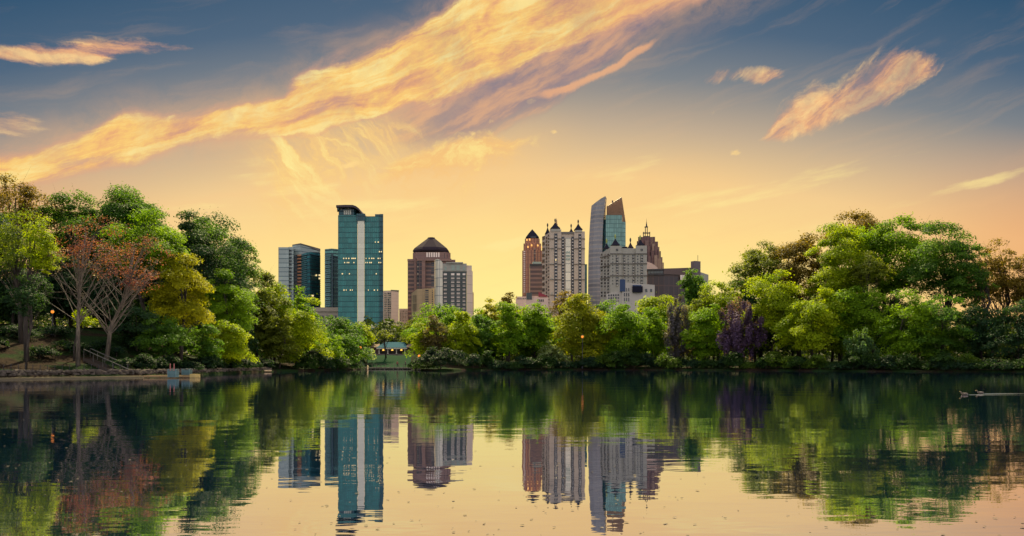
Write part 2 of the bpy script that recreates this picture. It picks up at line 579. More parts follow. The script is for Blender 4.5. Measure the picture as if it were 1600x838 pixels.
def make_ground():
    m, g, out = new_mat('bank_soil_and_grass')
    p = g.n('ShaderNodeBsdfPrincipled')
    geo = g.n('ShaderNodeNewGeometry')
    pos = geo.outputs['Position']
    a = g.noise(pos, 0.18, 5.0, 0.6)
    b = g.noise(pos, 2.5, 6.0, 0.7)
    soil = g.mix(g.mr(b, 0.3, 0.7), (0.012, 0.008, 0.006, 1), (0.034, 0.022, 0.014, 1))
    grass = g.mix(g.mr(b, 0.3, 0.7), (0.007, 0.018, 0.006, 1), (0.018, 0.038, 0.009, 1))
    g.put(p.inputs['Base Color'], g.mix(g.mr(a, 0.42, 0.56), soil, grass))
    p.inputs['Specular IOR Level'].default_value = 0.03
    p.inputs['Roughness'].default_value = 0.95
    bp = g.n('ShaderNodeBump')
    bp.inputs['Strength'].default_value = 0.6
    bp.inputs['Distance'].default_value = 0.3
    g.put(bp.inputs['Height'], b)
    g.put(p.inputs['Normal'], bp.outputs[0])
    g.put(out.inputs[0], p.outputs[0])
    return m


FOL = make_foliage()
BARK = make_bark('dark_bark', (0.018, 0.014, 0.012), (0.06, 0.045, 0.035))
BARKP = make_bark('pale_bark', (0.06, 0.047, 0.038), (0.17, 0.135, 0.10))
WATER = make_water()
GROUND = make_ground()

# ------------------------------------------------------------------ lake, banks, terrain
SHORE = [(-420, 52), (-200, 64), (0, 75), (220, 87), (300, 101), (360, 120), (420, 144), (480, 160), (540, 178), (557, 196),
         (572, 216), (645, 216), (656, 172), (690, 164), (735, 178), (850, 187), (1000, 187), (1100, 178),
         (1200, 170), (1300, 156), (1400, 149), (1500, 144), (1600, 139), (1800, 130), (2100, 112)]
SPX = [a for a, _ in SHORE]
SD = [b for _, b in SHORE]


def shoreD(px):
    return float(np.interp(px, SPX, SD))


_AZ = [math.atan((p - 800) / F) for p in SPX]
_RR = [d / math.cos(a) for (p, d), a in zip(SHORE, _AZ)]
_AZ = [-math.pi, -2.6, -2.0, -1.5] + _AZ + [1.5, 2.0, 2.6, math.pi]
_RR = [7, 8, 12, 30] + _RR + [60, 14, 8, 7]


def shoreR(az):
    return np.interp(az, _AZ, _RR)


def sstep(t):
    t = np.clip(t, 0, 1)
    return t * t * (3 - 2 * t)


def ground(x, y):
    x = np.asarray(x, float)
    y = np.asarray(y, float)
    az = np.arctan2(x, y)
    r = np.hypot(x, y)
    s = r - shoreR(az)
    px = np.where(np.abs(az) < 1.4, 800 + F * np.tan(np.clip(az, -1.4, 1.4)), np.where(az < 0, -4000, 5000))
    left = sstep((330 - px) / 160) * sstep((px + 900) / 500)
    cove = sstep((px - 556) / 12) * sstep((664 - px) / 12)
    z = 0.35 * np.clip(s / 0.6, 0, 1) + (1.6 * (1 - cove)) * sstep((s - 1) / 30) * (1 - left)
    z = z + left * 6.2 * sstep((s - 1.5) / 32) + cove * 3.6 * sstep((s - 4) / 24)
    z = z + 5.0 * sstep(s / 500)
    z = np.where(s < 0, np.maximum(-1.6, s * 0.5), z)
    z = z + np.where(s > 2, 0.12 * np.sin(x * 0.7 + y * 0.31) * np.sin(y * 0.5 - x * 0.23), 0)
    return z


def gz(x, y):
    return float(ground(x, y))


def build_terrain():
    a = list(np.arange(-math.pi, -0.75, 0.06)) + list(np.arange(-0.75, 0.75, 0.006)) + list(np.arange(0.75, math.pi - 0.02, 0.06))
    off = [-400, -8, -3, -1, -0.3, 0, 0.3, 0.6, 1, 1.6, 2.4, 3.5, 5, 7, 9.5, 12, 15, 18, 22, 27, 33, 40, 55, 80, 120, 200, 350, 600, 1200, 3000, 9000]
    vs, fs = [], []
    n, k = len(a), len(off)
    for az in a:
        Rr = float(shoreR(az))
        for i, o in enumerate(off):
            r = max(0.3, Rr + o) if i else 0.25
            if o < 0 and i: r = max(0.3 + 0.05 * i, Rr + o)
            x, y = r * math.sin(az), r * math.cos(az)
            vs.append((x, y, gz(x, y) if o != 0 else 0.0))
    for i in range(n):
        j = (i + 1) % n
        for q in range(k - 1):
            fs.append((i * k + q, i * k + q + 1, j * k + q + 1, j * k + q))
    o = MB().add(vs, fs).build('ground', GROUND, smooth=True)
    tag(o, kind='structure')
    # water sheet runs just under the bank
    vs = [(0, 0, 0)]
    for az in a:
        Rr = float(shoreR(az)) + 0.5
        vs.append((Rr * math.sin(az), Rr * math.cos(az), 0))
    fs = [(0, 1 + (i + 1) % n, 1 + i) for i in range(n)]
    o = MB().add(vs, fs).build('lake_water', WATER)
    tag(o, kind='structure')


build_terrain()

# ------------------------------------------------------------------ skyline
G_TEAL = facade('teal_curtain_wall', (0.026, 0.185, 0.170), (0.014, 0.095, 0.10), 1.5, 4.0, 0.12, 0.16, 0.22, 0.0, 0.35)
G_TEALD = facade('deep_teal_glass', (0.012, 0.075, 0.088), (0.008, 0.04, 0.05), 1.5, 4.0, 0.15, 0.2, 0.25, 0.0, 0.4)
G_PALE = facade('pale_glass_panel', (0.80, 0.76, 0.60), (0.62, 0.60, 0.50), 6.5, 4.0, 0.02, 0.07, 0.35, 0.0, 0.08)
G_CONDO = facade('pale_condo_glazing', (0.36, 0.42, 0.40), (0.10, 0.15, 0.17), 40.0, 3.9, 0.004, 0.16, 0.35, 0.0, 0.2)
G_CONDO2 = facade('teal_condo_glazing', (0.03, 0.15, 0.17), (0.01, 0.035, 0.05), 2.2, 3.1, 0.12, 0.35, 0.25, 0.0, 0.6)
G_CONDOD = facade('dark_condo_glazing', (0.008, 0.03, 0.045), (0.02, 0.05, 0.065), 3.0, 3.1, 0.15, 0.25, 0.25, 0.0, 0.8)
G_MINT = facade('mint_condo_glazing', (0.09, 0.27, 0.24), (0.02, 0.06, 0.07), 2.4, 3.1, 0.1, 0.4, 0.3, 0.0, 0.5)
G_SAIL = facade('silver_sail_glass', (0.20, 0.20, 0.22), (0.29, 0.265, 0.25), 12.0, 4.1, 0.01, 0.34, 0.25, 0.0, 0.25)
G_SAILT = facade('sea_green_tower_glass', (0.16, 0.32, 0.29), (0.045, 0.12, 0.125), 1.7, 4.1, 0.14, 0.12, 0.2, 0.0, 0.3)
G_BROWN = facade('brown_glass_banding', (0.075, 0.045, 0.05), (0.21, 0.125, 0.105), 30.0, 3.9, 0.01, 0.42, 0.35, 0.0, 0.25)
G_BROWN2 = facade('plum_glass_bays', (0.040, 0.032, 0.045), (0.14, 0.085, 0.08), 2.6, 3.9, 0.2, 0.25, 0.3, 0.0, 0.3)
G_DKBLK = facade('dark_brown_glazing', (0.04, 0.026, 0.028), (0.10, 0.062, 0.055), 4.2, 7.5, 0.14, 0.12, 0.3, 0.0, 0.5)
M_BROWN = facade('rose_brown_granite', (0.23, 0.135, 0.115), (0.17, 0.10, 0.09), 6.0, 3.9, 0.03, 0.08, 0.7, 0.0, 0.12)
M_ROOF = facade('plum_ribbed_roof', (0.055, 0.038, 0.048), (0.038, 0.028, 0.036), 1.6, 30.0, 0.25, 0.0, 0.95, 0.0, 0.12, spec=0.05, lrough=.95)
M_SLATE = plain('slate_blue_roof', (0.018, 0.018, 0.03), 0.9, spec=0.1)
M_RUST = facade('orange_brown_stone', (0.44, 0.20, 0.115), (0.22, 0.095, 0.07), 3.4, 4.0, 0.3, 0.1, 0.7, 0.0, 0.15)
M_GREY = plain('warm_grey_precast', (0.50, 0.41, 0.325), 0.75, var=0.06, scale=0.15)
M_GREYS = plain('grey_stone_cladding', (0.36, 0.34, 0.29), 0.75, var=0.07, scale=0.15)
M_TRIM = plain('dark_stone_trim', (0.16, 0.14, 0.125), 0.7)  # plain dark grey brown
M_TAN = facade('tan_concrete', (0.66, 0.47, 0.27), (0.52, 0.37, 0.21), 3.5, 3.3, 0.06, 0.06, 0.8, 0.0, 0.08)
M_PINK = facade('pinkish_precast', (0.70, 0.50, 0.40), (0.58, 0.41, 0.33), 5.0, 3.2, 0.03, 0.08, 0.8, 0.0, 0.06)
M_BEIGE = plain('beige_concrete', (0.44, 0.36, 0.28), 0.8, var=0.06, scale=0.1)
M_WHITE = plain('off_white_render', (0.50, 0.45, 0.39), 0.8, var=0.05, scale=0.2)
M_CREAM = facade('cream_panel', (0.68, 0.55, 0.44), (0.45, 0.38, 0.32), 40.0, 7.0, 0.004, 0.06, 0.6, 0.0, 0.06)
G_CREAM = facade('creamy_curved_glass', (0.74, 0.68, 0.54), (0.20, 0.22, 0.22), 4.4, 6.8, 0.05, 0.07, 0.25, 0.0, 0.2)
M_GWALL = plain('grey_green_wall', (0.07, 0.085, 0.082), 0.6)
W_DARK = plain('dark_window_glass', (0.018, 0.025, 0.034), 0.15, var=0.3)
W_MID = plain('grey_window_glass', (0.075, 0.085, 0.085), 0.2, var=0.3, scale=0.1)
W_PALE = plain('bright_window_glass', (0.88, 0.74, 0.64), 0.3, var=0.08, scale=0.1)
W_BLIND = plain('window_blind', (0.30, 0.26, 0.21), 0.7, var=0.1, scale=0.1)
W_GLINT = plain('sea_glass_window', (0.30, 0.36, 0.30), 0.25, var=0.1, scale=0.1)
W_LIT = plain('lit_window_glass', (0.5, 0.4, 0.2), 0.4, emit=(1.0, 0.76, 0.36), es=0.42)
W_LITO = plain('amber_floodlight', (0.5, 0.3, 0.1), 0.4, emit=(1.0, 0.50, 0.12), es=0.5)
M_BALC = plain('balcony_concrete', (0.52, 0.47, 0.42), 0.75)
M_BALT = plain('teal_balcony_glass', (0.10, 0.22, 0.24), 0.3, var=0.2, scale=0.1)
M_BALO = plain('sunset_tint_balcony', (0.62, 0.30, 0.17), 0.6)  # orange reflected light put into the balcony colour
M_NAVY = plain('navy_panel', (0.02, 0.05, 0.13), 0.5)
M_REDR = plain('brick_red_roof', (0.30, 0.035, 0.05), 0.7)
M_LATT = plain('bronze_lattice', (0.26, 0.14, 0.07), 0.5, 0.0)
M_DARKM = plain('dark_metal', (0.025, 0.024, 0.03), 0.5)
M_GOLDF = plain('green_gold_finial', (0.30, 0.36, 0.08), 0.4)


class Bld:
    def __init__(s, name, label, cat, px, D, group='buildings of the skyline'):
        s.D, s.o0 = D, Vector((X(px, D), D, 0))
        s.root = thing(name, label, cat, s.o0, group=group)
        s.nwin = {}

    def P(s, px, dy=0.0):
        return (X(px, s.D + dy) - s.o0.x, dy)

    def z(s, py, dy=0.0):
        return Z(py, s.D + dy)

    def prism(s, name, fp, yt, yb, mat, parent=None, dyn=None):
        """fp [(px, dy), ...] counter-clockwise seen from above; yt a photo row or one row per corner"""
        d0 = min(d for _, d in fp) if dyn is None else dyn
        zt = [s.z(y, d0) for y in yt] if isinstance(yt, (list, tuple)) else s.z(yt, d0)
        zb = -1.0 if yb is None else s.z(yb, d0)
        return MB().prism([s.P(*q) for q in fp], zb, zt).build(name, mat, parent or s.root)

    def box(s, name, px0, px1, dy0, dy1, yt, yb, mat, parent=None):
        # a square block: its back is as wide as its front
        x0, x1 = s.P(px0, dy0)[0], s.P(px1, dy0)[0]
        return MB().prism([(x0, dy0), (x1, dy0), (x1, dy1), (x0, dy1)], -1.0 if yb is None else s.z(yb, dy0), s.z(yt, dy0)).build(name, mat, parent or s.root)

    def grid(s, name, a, b, yt, yb, cols, rows, mat, wf=0.6, hf=0.6, out=0.25, thick=0.6, skip=None, parent=None, bump=None):
        """cols x rows single panes or balconies on the wall from a to b (px, dy)"""
        ax, ay = s.P(*a)
        bx, by = s.P(*b)
        L = math.hypot(bx - ax, by - ay)
        ux, uy = (bx - ax) / L, (by - ay) / L
        nx, ny = uy, -ux                       # outward, towards the lake
        if ny > 0: nx, ny = -nx, -ny
        zt, zb = s.z(yt, a[1]), s.z(yb, a[1])
        w, h = L / cols * wf, (zt - zb) / rows * hf
        mb = MB().box(-w / 2, w / 2, -out, thick - out, -h / 2, h / 2)
        if bump: bump(mb, w, h)
        me = mb.mesh(name, mat)
        alts = [me]
        if name == 'window' and mat is W_DARK and cols * rows > 3:
            # some panes have blinds down or a paler grey glass
            alts = [me, me, me, mb.mesh(name, W_MID if mat is W_DARK else W_GLINT), mb.mesh(name, W_MID if mat is W_DARK else W_GLINT), mb.mesh(name, W_BLIND)]
        rnd = random.Random(int(yt * 10 + a[0]))
        ang = math.atan2(uy, ux)
        for r in range(rows):
            for c in range(cols):
                if skip and skip(c, r): continue
                t = (c + 0.5) / cols
                o = bpy.data.objects.new(name, rnd.choice(alts))
                C.objects.link(o)
                o.parent = parent or s.root
                o.location = (ax + ux * L * t, ay + uy * L * t, zt - (zt - zb) * (r + 0.5) / rows)
                o.rotation_euler = (0, 0, ang)

    def spire(s, name, px, dy, wpx, yb, ya, mat, sides=4, prof=None, finial=None, parent=None):
        cx, cy = s.P(px, dy)
        r = wpx / 2 / F * (s.D + dy) * (1.414 if sides == 4 else 1.0)
        zb, za = s.z(yb, dy), s.z(ya, dy)
        prof = prof or [(1, 0), (1.0, 0.04), (0.62, 0.33), (0.30, 0.66), (0.04, 1.0)]
        o = MB().lathe([(r * q, zb + (za - zb) * t) for q, t in prof], cx, cy, sides, ph=math.pi / 4 if sides == 4 else 0).build(name, mat, parent or s.root)
        if finial:
            fr = 0.55
            MB().lathe([(0.15, za - 0.5), (fr, za + 0.8), (fr * 1.2, za + 1.6), (fr, za + 2.4), (0.12, za + 3.2)], cx, cy, 8).build('finial', finial, o)
        return o


def make_skyline():
    # --- pale and teal condominium pair on the far left
    b = Bld('condominium_tower', 'condominium tower with a pale ribbed left face beside darker teal balconied faces', 'tower', 468, 700)
    b.prism('tower_wing', [(435, 0), (451, 0), (454, 25), (438, 25)], 386.5, None, G_CONDO)
    b.prism('tower_wing', [(451, 2.5), (458.6, 2.5), (459, 25), (452, 25)], 386.0, None, G_CONDO)
    b.grid('balcony', (452, 2.5), (456.0, 2.5), 389, 482, 1, 17, W_DARK, 0.9, 0.42, 0.5, 1.0)
    b.prism('recessed_wall', [(458.6, 12), (474, 14), (474, 28), (459, 28)], 390, None, G_CONDOD)
    b.grid('balcony', (465, 11), (471.5, 9), 397, 484, 1, 17, M_BALO, 0.95, 0.5, 0.6, 1.8)
    b.prism('tower_wing', [(471.5, 7), (484, -4), (500.5, 10), (494, 30), (474, 30)], [394.5, 394, 391, 391, 394], None, G_CONDO2)
    b.grid('balcony', (472, 6.4), (480, -0.4), 398, 482, 1, 27, M_BALT, 0.95, 0.4, 0.9, 1.2)
    b.grid('balcony', (485, -3.2), (500, 9.4), 396, 480, 1, 27, G_CONDOD, 0.96, 0.35, 0.9, 1.2)
    b.prism('penthouse', [(457, 13), (469.5, 9), (500, 34), (492, 44), (458, 40)], [382.2, 381, 387.5, 387.5, 382.2], 398, G_CONDO)
    b.prism('roof_slab', [(456.6, 12.5), (469.5, 8.2), (500.6, 34), (492, 45), (457, 41)], [381.4, 380.2, 386.9, 386.9, 381.4], 382.4, M_TRIM)
    for px, y in ((493, 429), (499, 429), (499, 434), (488, 461)):
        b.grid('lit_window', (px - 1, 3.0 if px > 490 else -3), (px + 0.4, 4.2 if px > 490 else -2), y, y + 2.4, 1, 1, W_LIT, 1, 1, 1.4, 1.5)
    # --- slimmer mint tower half hidden by the big one
    b = Bld('condominium_tower', 'slim mint green balconied tower partly hidden behind the tallest teal tower', 'tower', 518, 690)
    b.prism('tower_body', [(507.5, 2), (518.5, -2), (531, 3), (531, 25), (509, 25)], 388.5, None, G_MINT)
    b.prism('dark_bay', [(517.6, -3.0), (520.4, -3.0), (520.4, 2), (517.6, 2)], 396, None, G_CONDOD)
    b.grid('balcony', (508.2, 1.0), (517, -2.2), 398, 480, 1, 26, M_BALT, 0.97, 0.36, 0.9, 1.1)
    b.grid('balcony', (520.8, -2.0), (528, 1.5), 399, 480, 1, 26, G_CONDOD, 0.97, 0.6, 0.6, 1.1)
    # --- beige podium hall
    b = Bld('podium_building', 'low beige flat roofed block at the foot of the tallest teal tower', 'building', 506, 640)
    b.box('hall', 486, 528, 0, 30, 487, None, M_BEIGE)
    b.prism('roof', [(483.5, -1), (528.5, -1), (528, 32), (486, 32)], [480.5, 480.5, 480, 480], 487, M_BEIGE)
    b.grid('window', (488, 0), (528, 0), 492, 501, 4, 1, W_MID, 0.62, 0.7)
    # --- tallest teal tower
    b = Bld('office_tower', 'tallest teal glass tower with a pale vertical strip and a curved overhanging crown', 'tower', 564, 600)
    b.prism('curtain_wall', [(528.2, 0), (558.5, 0), (558.0, 40), (531, 40)], 336.5, None, G_TEAL)
    b.prism('curtain_wall', [(569.5, 0), (593, 0), (593, 40), (570.5, 40)], 338.2, None, G_TEAL)
    b.prism('corner_bay', [(593, -0.6), (598.8, -0.6), (598.0, 40), (593, 40)], 334.6, None, G_TEALD)
    b.prism('corner_bay', [(586, 1), (592.98, 1), (592.6, 9), (587, 9)], 334.9, 338.2, G_TEALD)
    b.prism('pale_strip', [(558.8, -1.2), (569.3, -1.2), (569.0, 10), (559, 10)], 345.3, None, G_PALE)
    b.prism('strip_cap', [(557.0, -1.6), (570.8, -1.6), (570.0, 12), (558, 12)], 334.0, 345.1, G_TEALD)
    b.prism('crown_room', [(529.2, 1.5), (553, 1.5), (560, 12), (556, 36), (531, 36)], [325, 325, 326.5, 326.5, 325], 336.5, G_TEALD)
    b.grid('lit_window', (537, 1.5), (549, 1.5), 328.6, 335.6, 4, 1, G_PALE, 0.75, 1.0)
    b.grid('window', (531, 1.5), (553, 1.5), 325.6, 328.0, 6, 1, W_DARK, 0.8, 1.0)
    # curved roof fin: flat over the room, sweeping down to the right
    arc = [(526.0, 0, 321.6), (540, -1, 321.4), (552, -1, 321.6), (557, 1, 322.6), (561, 4, 324.4), (564, 7, 327.0), (567.2, 11, 330.4), (568.6, 14, 333.5)]
    top, bot = [], []
    mb = MB()
    vs = []
    for px, dy, y in arc:
        x, _ = b.P(px, dy)
        zc = b.z(y, 0)
        vs += [(x, dy - 2, zc), (x, dy + 30, zc), (x, dy - 2, zc - 1.7), (x, dy + 30, zc - 1.7)]
    fs = []
    for i in range(len(arc) - 1):
        p, q = 4 * i, 4 * i + 4
        fs += [(p, q, q + 1, p + 1), (p + 2, p + 3, q + 3, q + 2), (p, p + 2, q + 2, q), (p + 1, q + 1, q + 3, p + 3)]
    fs += [(0, 1, 3, 2), (4 * len(arc) - 4, 4 * len(arc) - 2, 4 * len(arc) - 1, 4 * len(arc) - 3)]
    mb.add(vs, fs).build('roof_fin', plain('plum_roof_edge', (0.06, 0.04, 0.05)), b.root)
    b.prism('fin_support', [(526.6, -0.5), (529.5, -0.5), (529.5, 8), (527, 8)], [323, 323, 323, 323], 328, G_TEALD)
    rnd = random.Random(5)
    rows = [(404, [537, 541, 545, 550, 552.5, 555, 572, 577, 581, 584, 591, 594]), (410.5, [538.5, 542.5, 545, 553, 571.5, 574, 577.5, 580, 592, 595]),
            (453.5, [537.5, 541, 547.5, 550.5, 575.5, 585, 590]), (378.5, [586.5, 591]), (393.5, [593, 596]), (428, [535, 546, 588])]
    for y, pxs in rows:
        for px in pxs:
            hw = rnd.uniform(0.45, 1.0)
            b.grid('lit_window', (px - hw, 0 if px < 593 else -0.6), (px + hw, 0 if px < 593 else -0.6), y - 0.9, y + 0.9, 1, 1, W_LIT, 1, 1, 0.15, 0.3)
    # --- pinkish blocks
    b = Bld('apartment_block', 'plain pinkish apartment block standing just right of the tallest teal tower', 'building', 610, 720)
    b.prism('block', [(596, 4), (612, 0), (623, 4), (621, 24), (600, 24)], 454, None, M_PINK)
    b.prism('roof_parapet', [(610.5, -0.6), (623.4, 3.6), (621.4, 12), (611, 12)], 453, 455, M_TRIM)
    b.grid('window', (600.5, 2.6), (604.5, 1.8), 457, 501, 2, 13, W_DARK, 0.5, 0.55)
    b.grid('window', (605.5, 1.5), (611, 0.2), 457, 501, 2, 13, W_DARK, 0.72, 0.62)
    b = Bld('apartment_block', 'small mauve grey apartment block, lowest of the skyline between pink block and brown domed tower', 'building', 630, 800)
    b.box('block', 623.6, 637.5, 0, 16, 482.5, None, M_PINK)
    b.grid('window', (624.5, 0), (637, 0), 485, 503, 5, 6, W_DARK, 0.5, 0.6)
    # --- brown tower with pyramid dome
    b = Bld('office_tower', 'plum brown stepped tower under a truncated pyramid dome roof', 'tower', 674, 760)
    b.prism('shaft', [(637, 3), (651, 3), (651, 44), (640, 44)], 405.5, None, G_BROWN)
    b.prism('shaft', [(651, -1), (665, -1), (665, 40), (651, 40)], 405.0, None, G_BROWN2)
    b.prism('pier', [(659, -2.2), (664.5, -2.2), (664.5, 6), (659, 6)], 404.5, None, M_BROWN)
    b.prism('pier', [(647, 1.5), (650.4, 1.5), (650.4, 8), (647, 8)], 405, None, M_BROWN)
    b.prism('shaft', [(665, 1), (705, 1), (704, 40), (665, 40)], 404.6, None, G_BROWN)
    b.prism('shaft', [(705, 8), (711.5, 8), (711, 40), (705, 40)], 406, None, M_BROWN)
    b.prism('cornice', [(636.6, 2.4), (651, 2.2), (651, -1.6), (664.6, -2.8), (705.4, 0.4), (705.4, 8), (638, 12)], 403.8, 407.5, M_BROWN)
    b.grid('window', (651.8, -1), (654, -1), 408, 500, 1, 25, W_DARK, 1, 0.5)
    b.grid('window', (674, 1), (679, 1), 405.5, 460, 1, 14, W_DARK, 1, 0.5)
    b.prism('upper_storey', [(645, 12), (650, 5), (697, 5), (704, 12), (702, 36), (647, 36)], 394, 404.2, M_BROWN)
    b.grid('window', (665.5, 5), (687.5, 5), 394.8, 402.0, 6, 1, W_PALE, 0.62, 1)
    b.grid('window', (647.5, 8), (664, 5), 395.5, 402.4, 4, 1, W_DARK, 0.35, 1)
    b.grid('window', (694, 5), (699.0, 7), 395.8, 403.4, 1, 1, W_DARK, 1, 1)
    cx, cy = b.P(674, 22)
    k = 782 / F
    zz = [b.z(y, 22) for y in (395.5, 392.8, 389.4, 373.6, 372.6)]
    rr = [28 * k, 28 * k, 25.5 * k, 6.4 * k, 5.6 * k]
    pr = MB().lathe([(r * 1.06, z) for r, z in zip(rr, zz)], cx, cy, 8, ph=math.pi / 8).build('pyramid_roof', M_ROOF, b.root)
    MB().lathe([(5.8 * k, zz[3] - 0.4), (5.8 * k, zz[4] + 0.5), (4.5 * k, zz[4] + 0.7)], cx, cy, 8, ph=math.pi / 8).build('roof_cap', M_ROOF, pr)
    # --- tan block in front of it
    b = Bld('apartment_block', 'tan stepped block in front of the plum brown domed tower', 'building', 660, 640)
    b.prism('block', [(643, 6), (652, 2), (663, 2), (663, 22), (644, 22)], [458, 451.6, 451.6, 451.6, 458], None, M_TAN)
    b.prism('block', [(663, 0), (681, 0), (681, 22), (663, 22)], 451, None, M_TAN)
    b.grid('window', (664.4, 0), (669.6, 0), 452.5, 500, 1, 14, W_DARK, 1, 0.6)
    b.grid('window', (675, 0), (676.4, 0), 452.5, 500, 1, 14, W_DARK, 1, 0.6)
    b.grid('window', (645, 5.1), (651, 2.4), 461, 500, 4, 3, W_DARK, 0.12, 0.9)
    # --- cream and grey gridded tower
    b = Bld('apartment_tower', 'cream and dark grey gridded tower with a curved glass left corner', 'tower', 710, 620)
    cur = [(678.6, 6), (680.5, 1.5), (684, -0.6), (688, -1.2), (691.6, -0.6)]
    b.prism('curved_corner', cur + [(691.6, 14), (680, 16)], [405.6, 404.8, 404.6, 406.2, 410.5, 410.5, 405.6], None, G_CREAM)
    b.prism('front_wall', [(691.8, 0), (729, 0), (729, 22), (692, 22)], 424.5, None, M_GWALL)
    b.prism('attic', [(691.8, -0.5), (729.2, -0.5), (729, 22), (692, 22)], 412, 424.3, M_GREYS)
    b.prism('cornice', [(697, -1.4), (723.6, -1.4), (723, 20), (698, 20)], 409.8, 411.8, M_GREYS)
    b.prism('side_tower', [(729.2, -0.3), (738.6, 4), (737, 24), (729.4, 24)], 423.0, None, M_CREAM)
    b.prism('side_attic', [(724, 0.8), (737.2, 3), (736.6, 20), (724, 20)], 414.6, 423, M_CREAM)
    b.prism('back_wing', [(735, 10), (740.2, 11), (739, 22), (735, 22)], 457, None, M_TAN)
    for (pa, pb) in ((693.0, 698.6), (704.4, 710.4), (713.2, 719.2), (722.6, 727.4)):
        narrow = pb - pa < 6
        b.grid('window', (pa, 0), (pb, 0), 426, 485, 1, 10, W_PALE, 0.86, 0.48 if narrow else 0.55, 0.45, 0.9)
        b.grid('balcony', (pa, 0), (pb, 0), 431.2, 490.2, 1, 10, M_DARKM if narrow else W_MID, 1.05, 0.10, 1.1, 1.2)
    b.grid('window', (704, -0.5), (719.6, -0.5), 414.5, 423.0, 2, 1, W_GLINT, 0.7, 0.95)
    b.grid('window', (694, -0.5), (698.5, -0.5), 416.5, 423, 1, 1, W_GLINT, 0.7, 0.95)
    b.grid('window', (722, -0.5), (728, -0.5), 416.5, 423, 1, 1, W_GLINT, 0.5, 0.95)
    # --- orange brown pointed tower
    b = Bld('office_tower', 'orange brown pointed tower with amber floodlights near its top', 'tower', 832, 820)
    b.prism('shaft', [(816, 4), (824, 0), (838, 0), (848, 4), (847, 30), (818, 30)], 391, None, M_RUST)
    b.prism('setback', [(818, 6), (825, 2.2), (838, 2.2), (845.5, 6), (844, 28), (820, 28)], 380, 391, M_RUST)
    b.prism('setback', [(820.2, 7), (826, 4), (837, 4), (843.2, 7), (842, 26), (822, 26)], 372.4, 380, M_RUST)
    b.spire('pyramid_roof', 831.6, 14, 20.5, 372.8, 358.6, M_SLATE, 4, [(1, 0), (0.98, 0.05), (0.55, 0.5), (0.02, 1)])
    b.grid('window', (829, 3.9), (837.5, 3.9), 369.5, 372, 1, 1, W_DARK, 1, 1, 0.8)
    b.grid('window', (834, 0), (837, 0), 388, 412, 1, 10, W_DARK, 1, 0.5)
    b.grid('window', (818, 3), (821, 1.5), 392, 458, 1, 22, W_PALE, 0.8, 0.5)
    for px, y in ((825.2, 386.4), (831, 383.8), (840.6, 384), (823.6, 375.4), (828, 375), (846.6, 387)):
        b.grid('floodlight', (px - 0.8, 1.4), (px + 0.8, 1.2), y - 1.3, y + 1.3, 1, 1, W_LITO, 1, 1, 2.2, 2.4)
    # --- flat brown block in front of it
    b = Bld('office_block', 'flat topped brown block with dark roof band before the orange pointed tower', 'building', 838, 720)
    b.box('block', 828, 849, 0, 18, 416, None, G_BROWN)
    b.box('roof_band', 827.6, 849, -0.5, 18, 412.6, 415.8, M_DARKM)
    b.box('roof_light', 832, 846, 2, 16, 409.2, 412.4, W_GLINT)
    # --- turreted grey white tower
    b = Bld('apartment_tower', 'tall grey white apartment tower with four dark pointed turret roofs and stacked balconies', 'tower', 882, 640)
    b.prism('side_wing', [(847, 14), (858.8, 1), (858.8, 24), (850, 24)], [367, 363, 363, 367], None, M_GREY)
    b.prism('corner_bay', [(858.8, 0), (877, 0), (877, 24), (859.5, 24)], 358.6, None, M_GREY)
    b.prism('middle_bay', [(877, 1.5), (897, 1.5), (897, 24), (877, 24)], 363.5, None, M_GREY)
    b.prism('corner_bay', [(897, 0), (913.8, 0), (913.2, 24), (897, 24)], 361.8, None, M_GREY)
    b.prism('glass_bay', [(883.4, 0.2), (891.6, 0.2), (891.6, 2), (883.4, 2)], 372, None, G_CREAM)
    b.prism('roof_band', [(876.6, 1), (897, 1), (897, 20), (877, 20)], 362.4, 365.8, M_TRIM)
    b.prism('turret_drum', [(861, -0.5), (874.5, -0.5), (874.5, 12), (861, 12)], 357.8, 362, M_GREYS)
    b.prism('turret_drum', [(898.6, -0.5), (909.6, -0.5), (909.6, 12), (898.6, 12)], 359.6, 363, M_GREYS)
    b.spire('turret_roof', 867.4, 6, 15.2, 358.2, 347.6, M_SLATE, 4, finial=M_DARKM)
    b.spire('turret_roof', 903.4, 6, 13.0, 360, 349.4, M_SLATE, 4, finial=M_DARKM)
    b.spire('turret_roof', 855.6, 9, 8.6, 366.4, 355.0, M_SLATE, 4, finial=M_DARKM)
    b.spire('turret_roof', 892.4, 16, 6.0, 363.0, 356.0, M_SLATE, 4, finial=M_DARKM)
    sp = b.spire('spire', 869.6, 18, 3.2, 358, 341, M_LATT, 8, [(1, 0), (1, .45), (.6, .5), (.5, .75), (.05, 1)])
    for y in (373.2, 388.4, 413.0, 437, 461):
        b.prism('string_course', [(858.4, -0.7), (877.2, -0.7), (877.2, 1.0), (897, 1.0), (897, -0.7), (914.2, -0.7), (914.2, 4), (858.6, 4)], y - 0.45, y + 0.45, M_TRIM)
    for (pa, pb, dy, yt) in ((866, 871.0, 0, 365), (877.4, 881.8, 1.5, 370), (892.6, 896.6, 1.5, 370), (903.8, 908.4, 0, 366)):
        b.prism('window_bay', [(pa, dy - 0.12), (pb, dy - 0.12), (pb, dy + 1), (pa, dy + 1)], yt, 477, W_DARK)
        n = 22
        b.grid('balcony', (pa + 0.9, dy), (pb - 0.9, dy), yt + 2.2, 478, 1, n, M_BALC, 1.0, 0.34, 1.5, 1.4)
    b.grid('balcony', (848, 12.9), (851, 9.6), 368, 476, 1, 12, W_DARK, 1.0, 0.55, 0.5, 1.0)
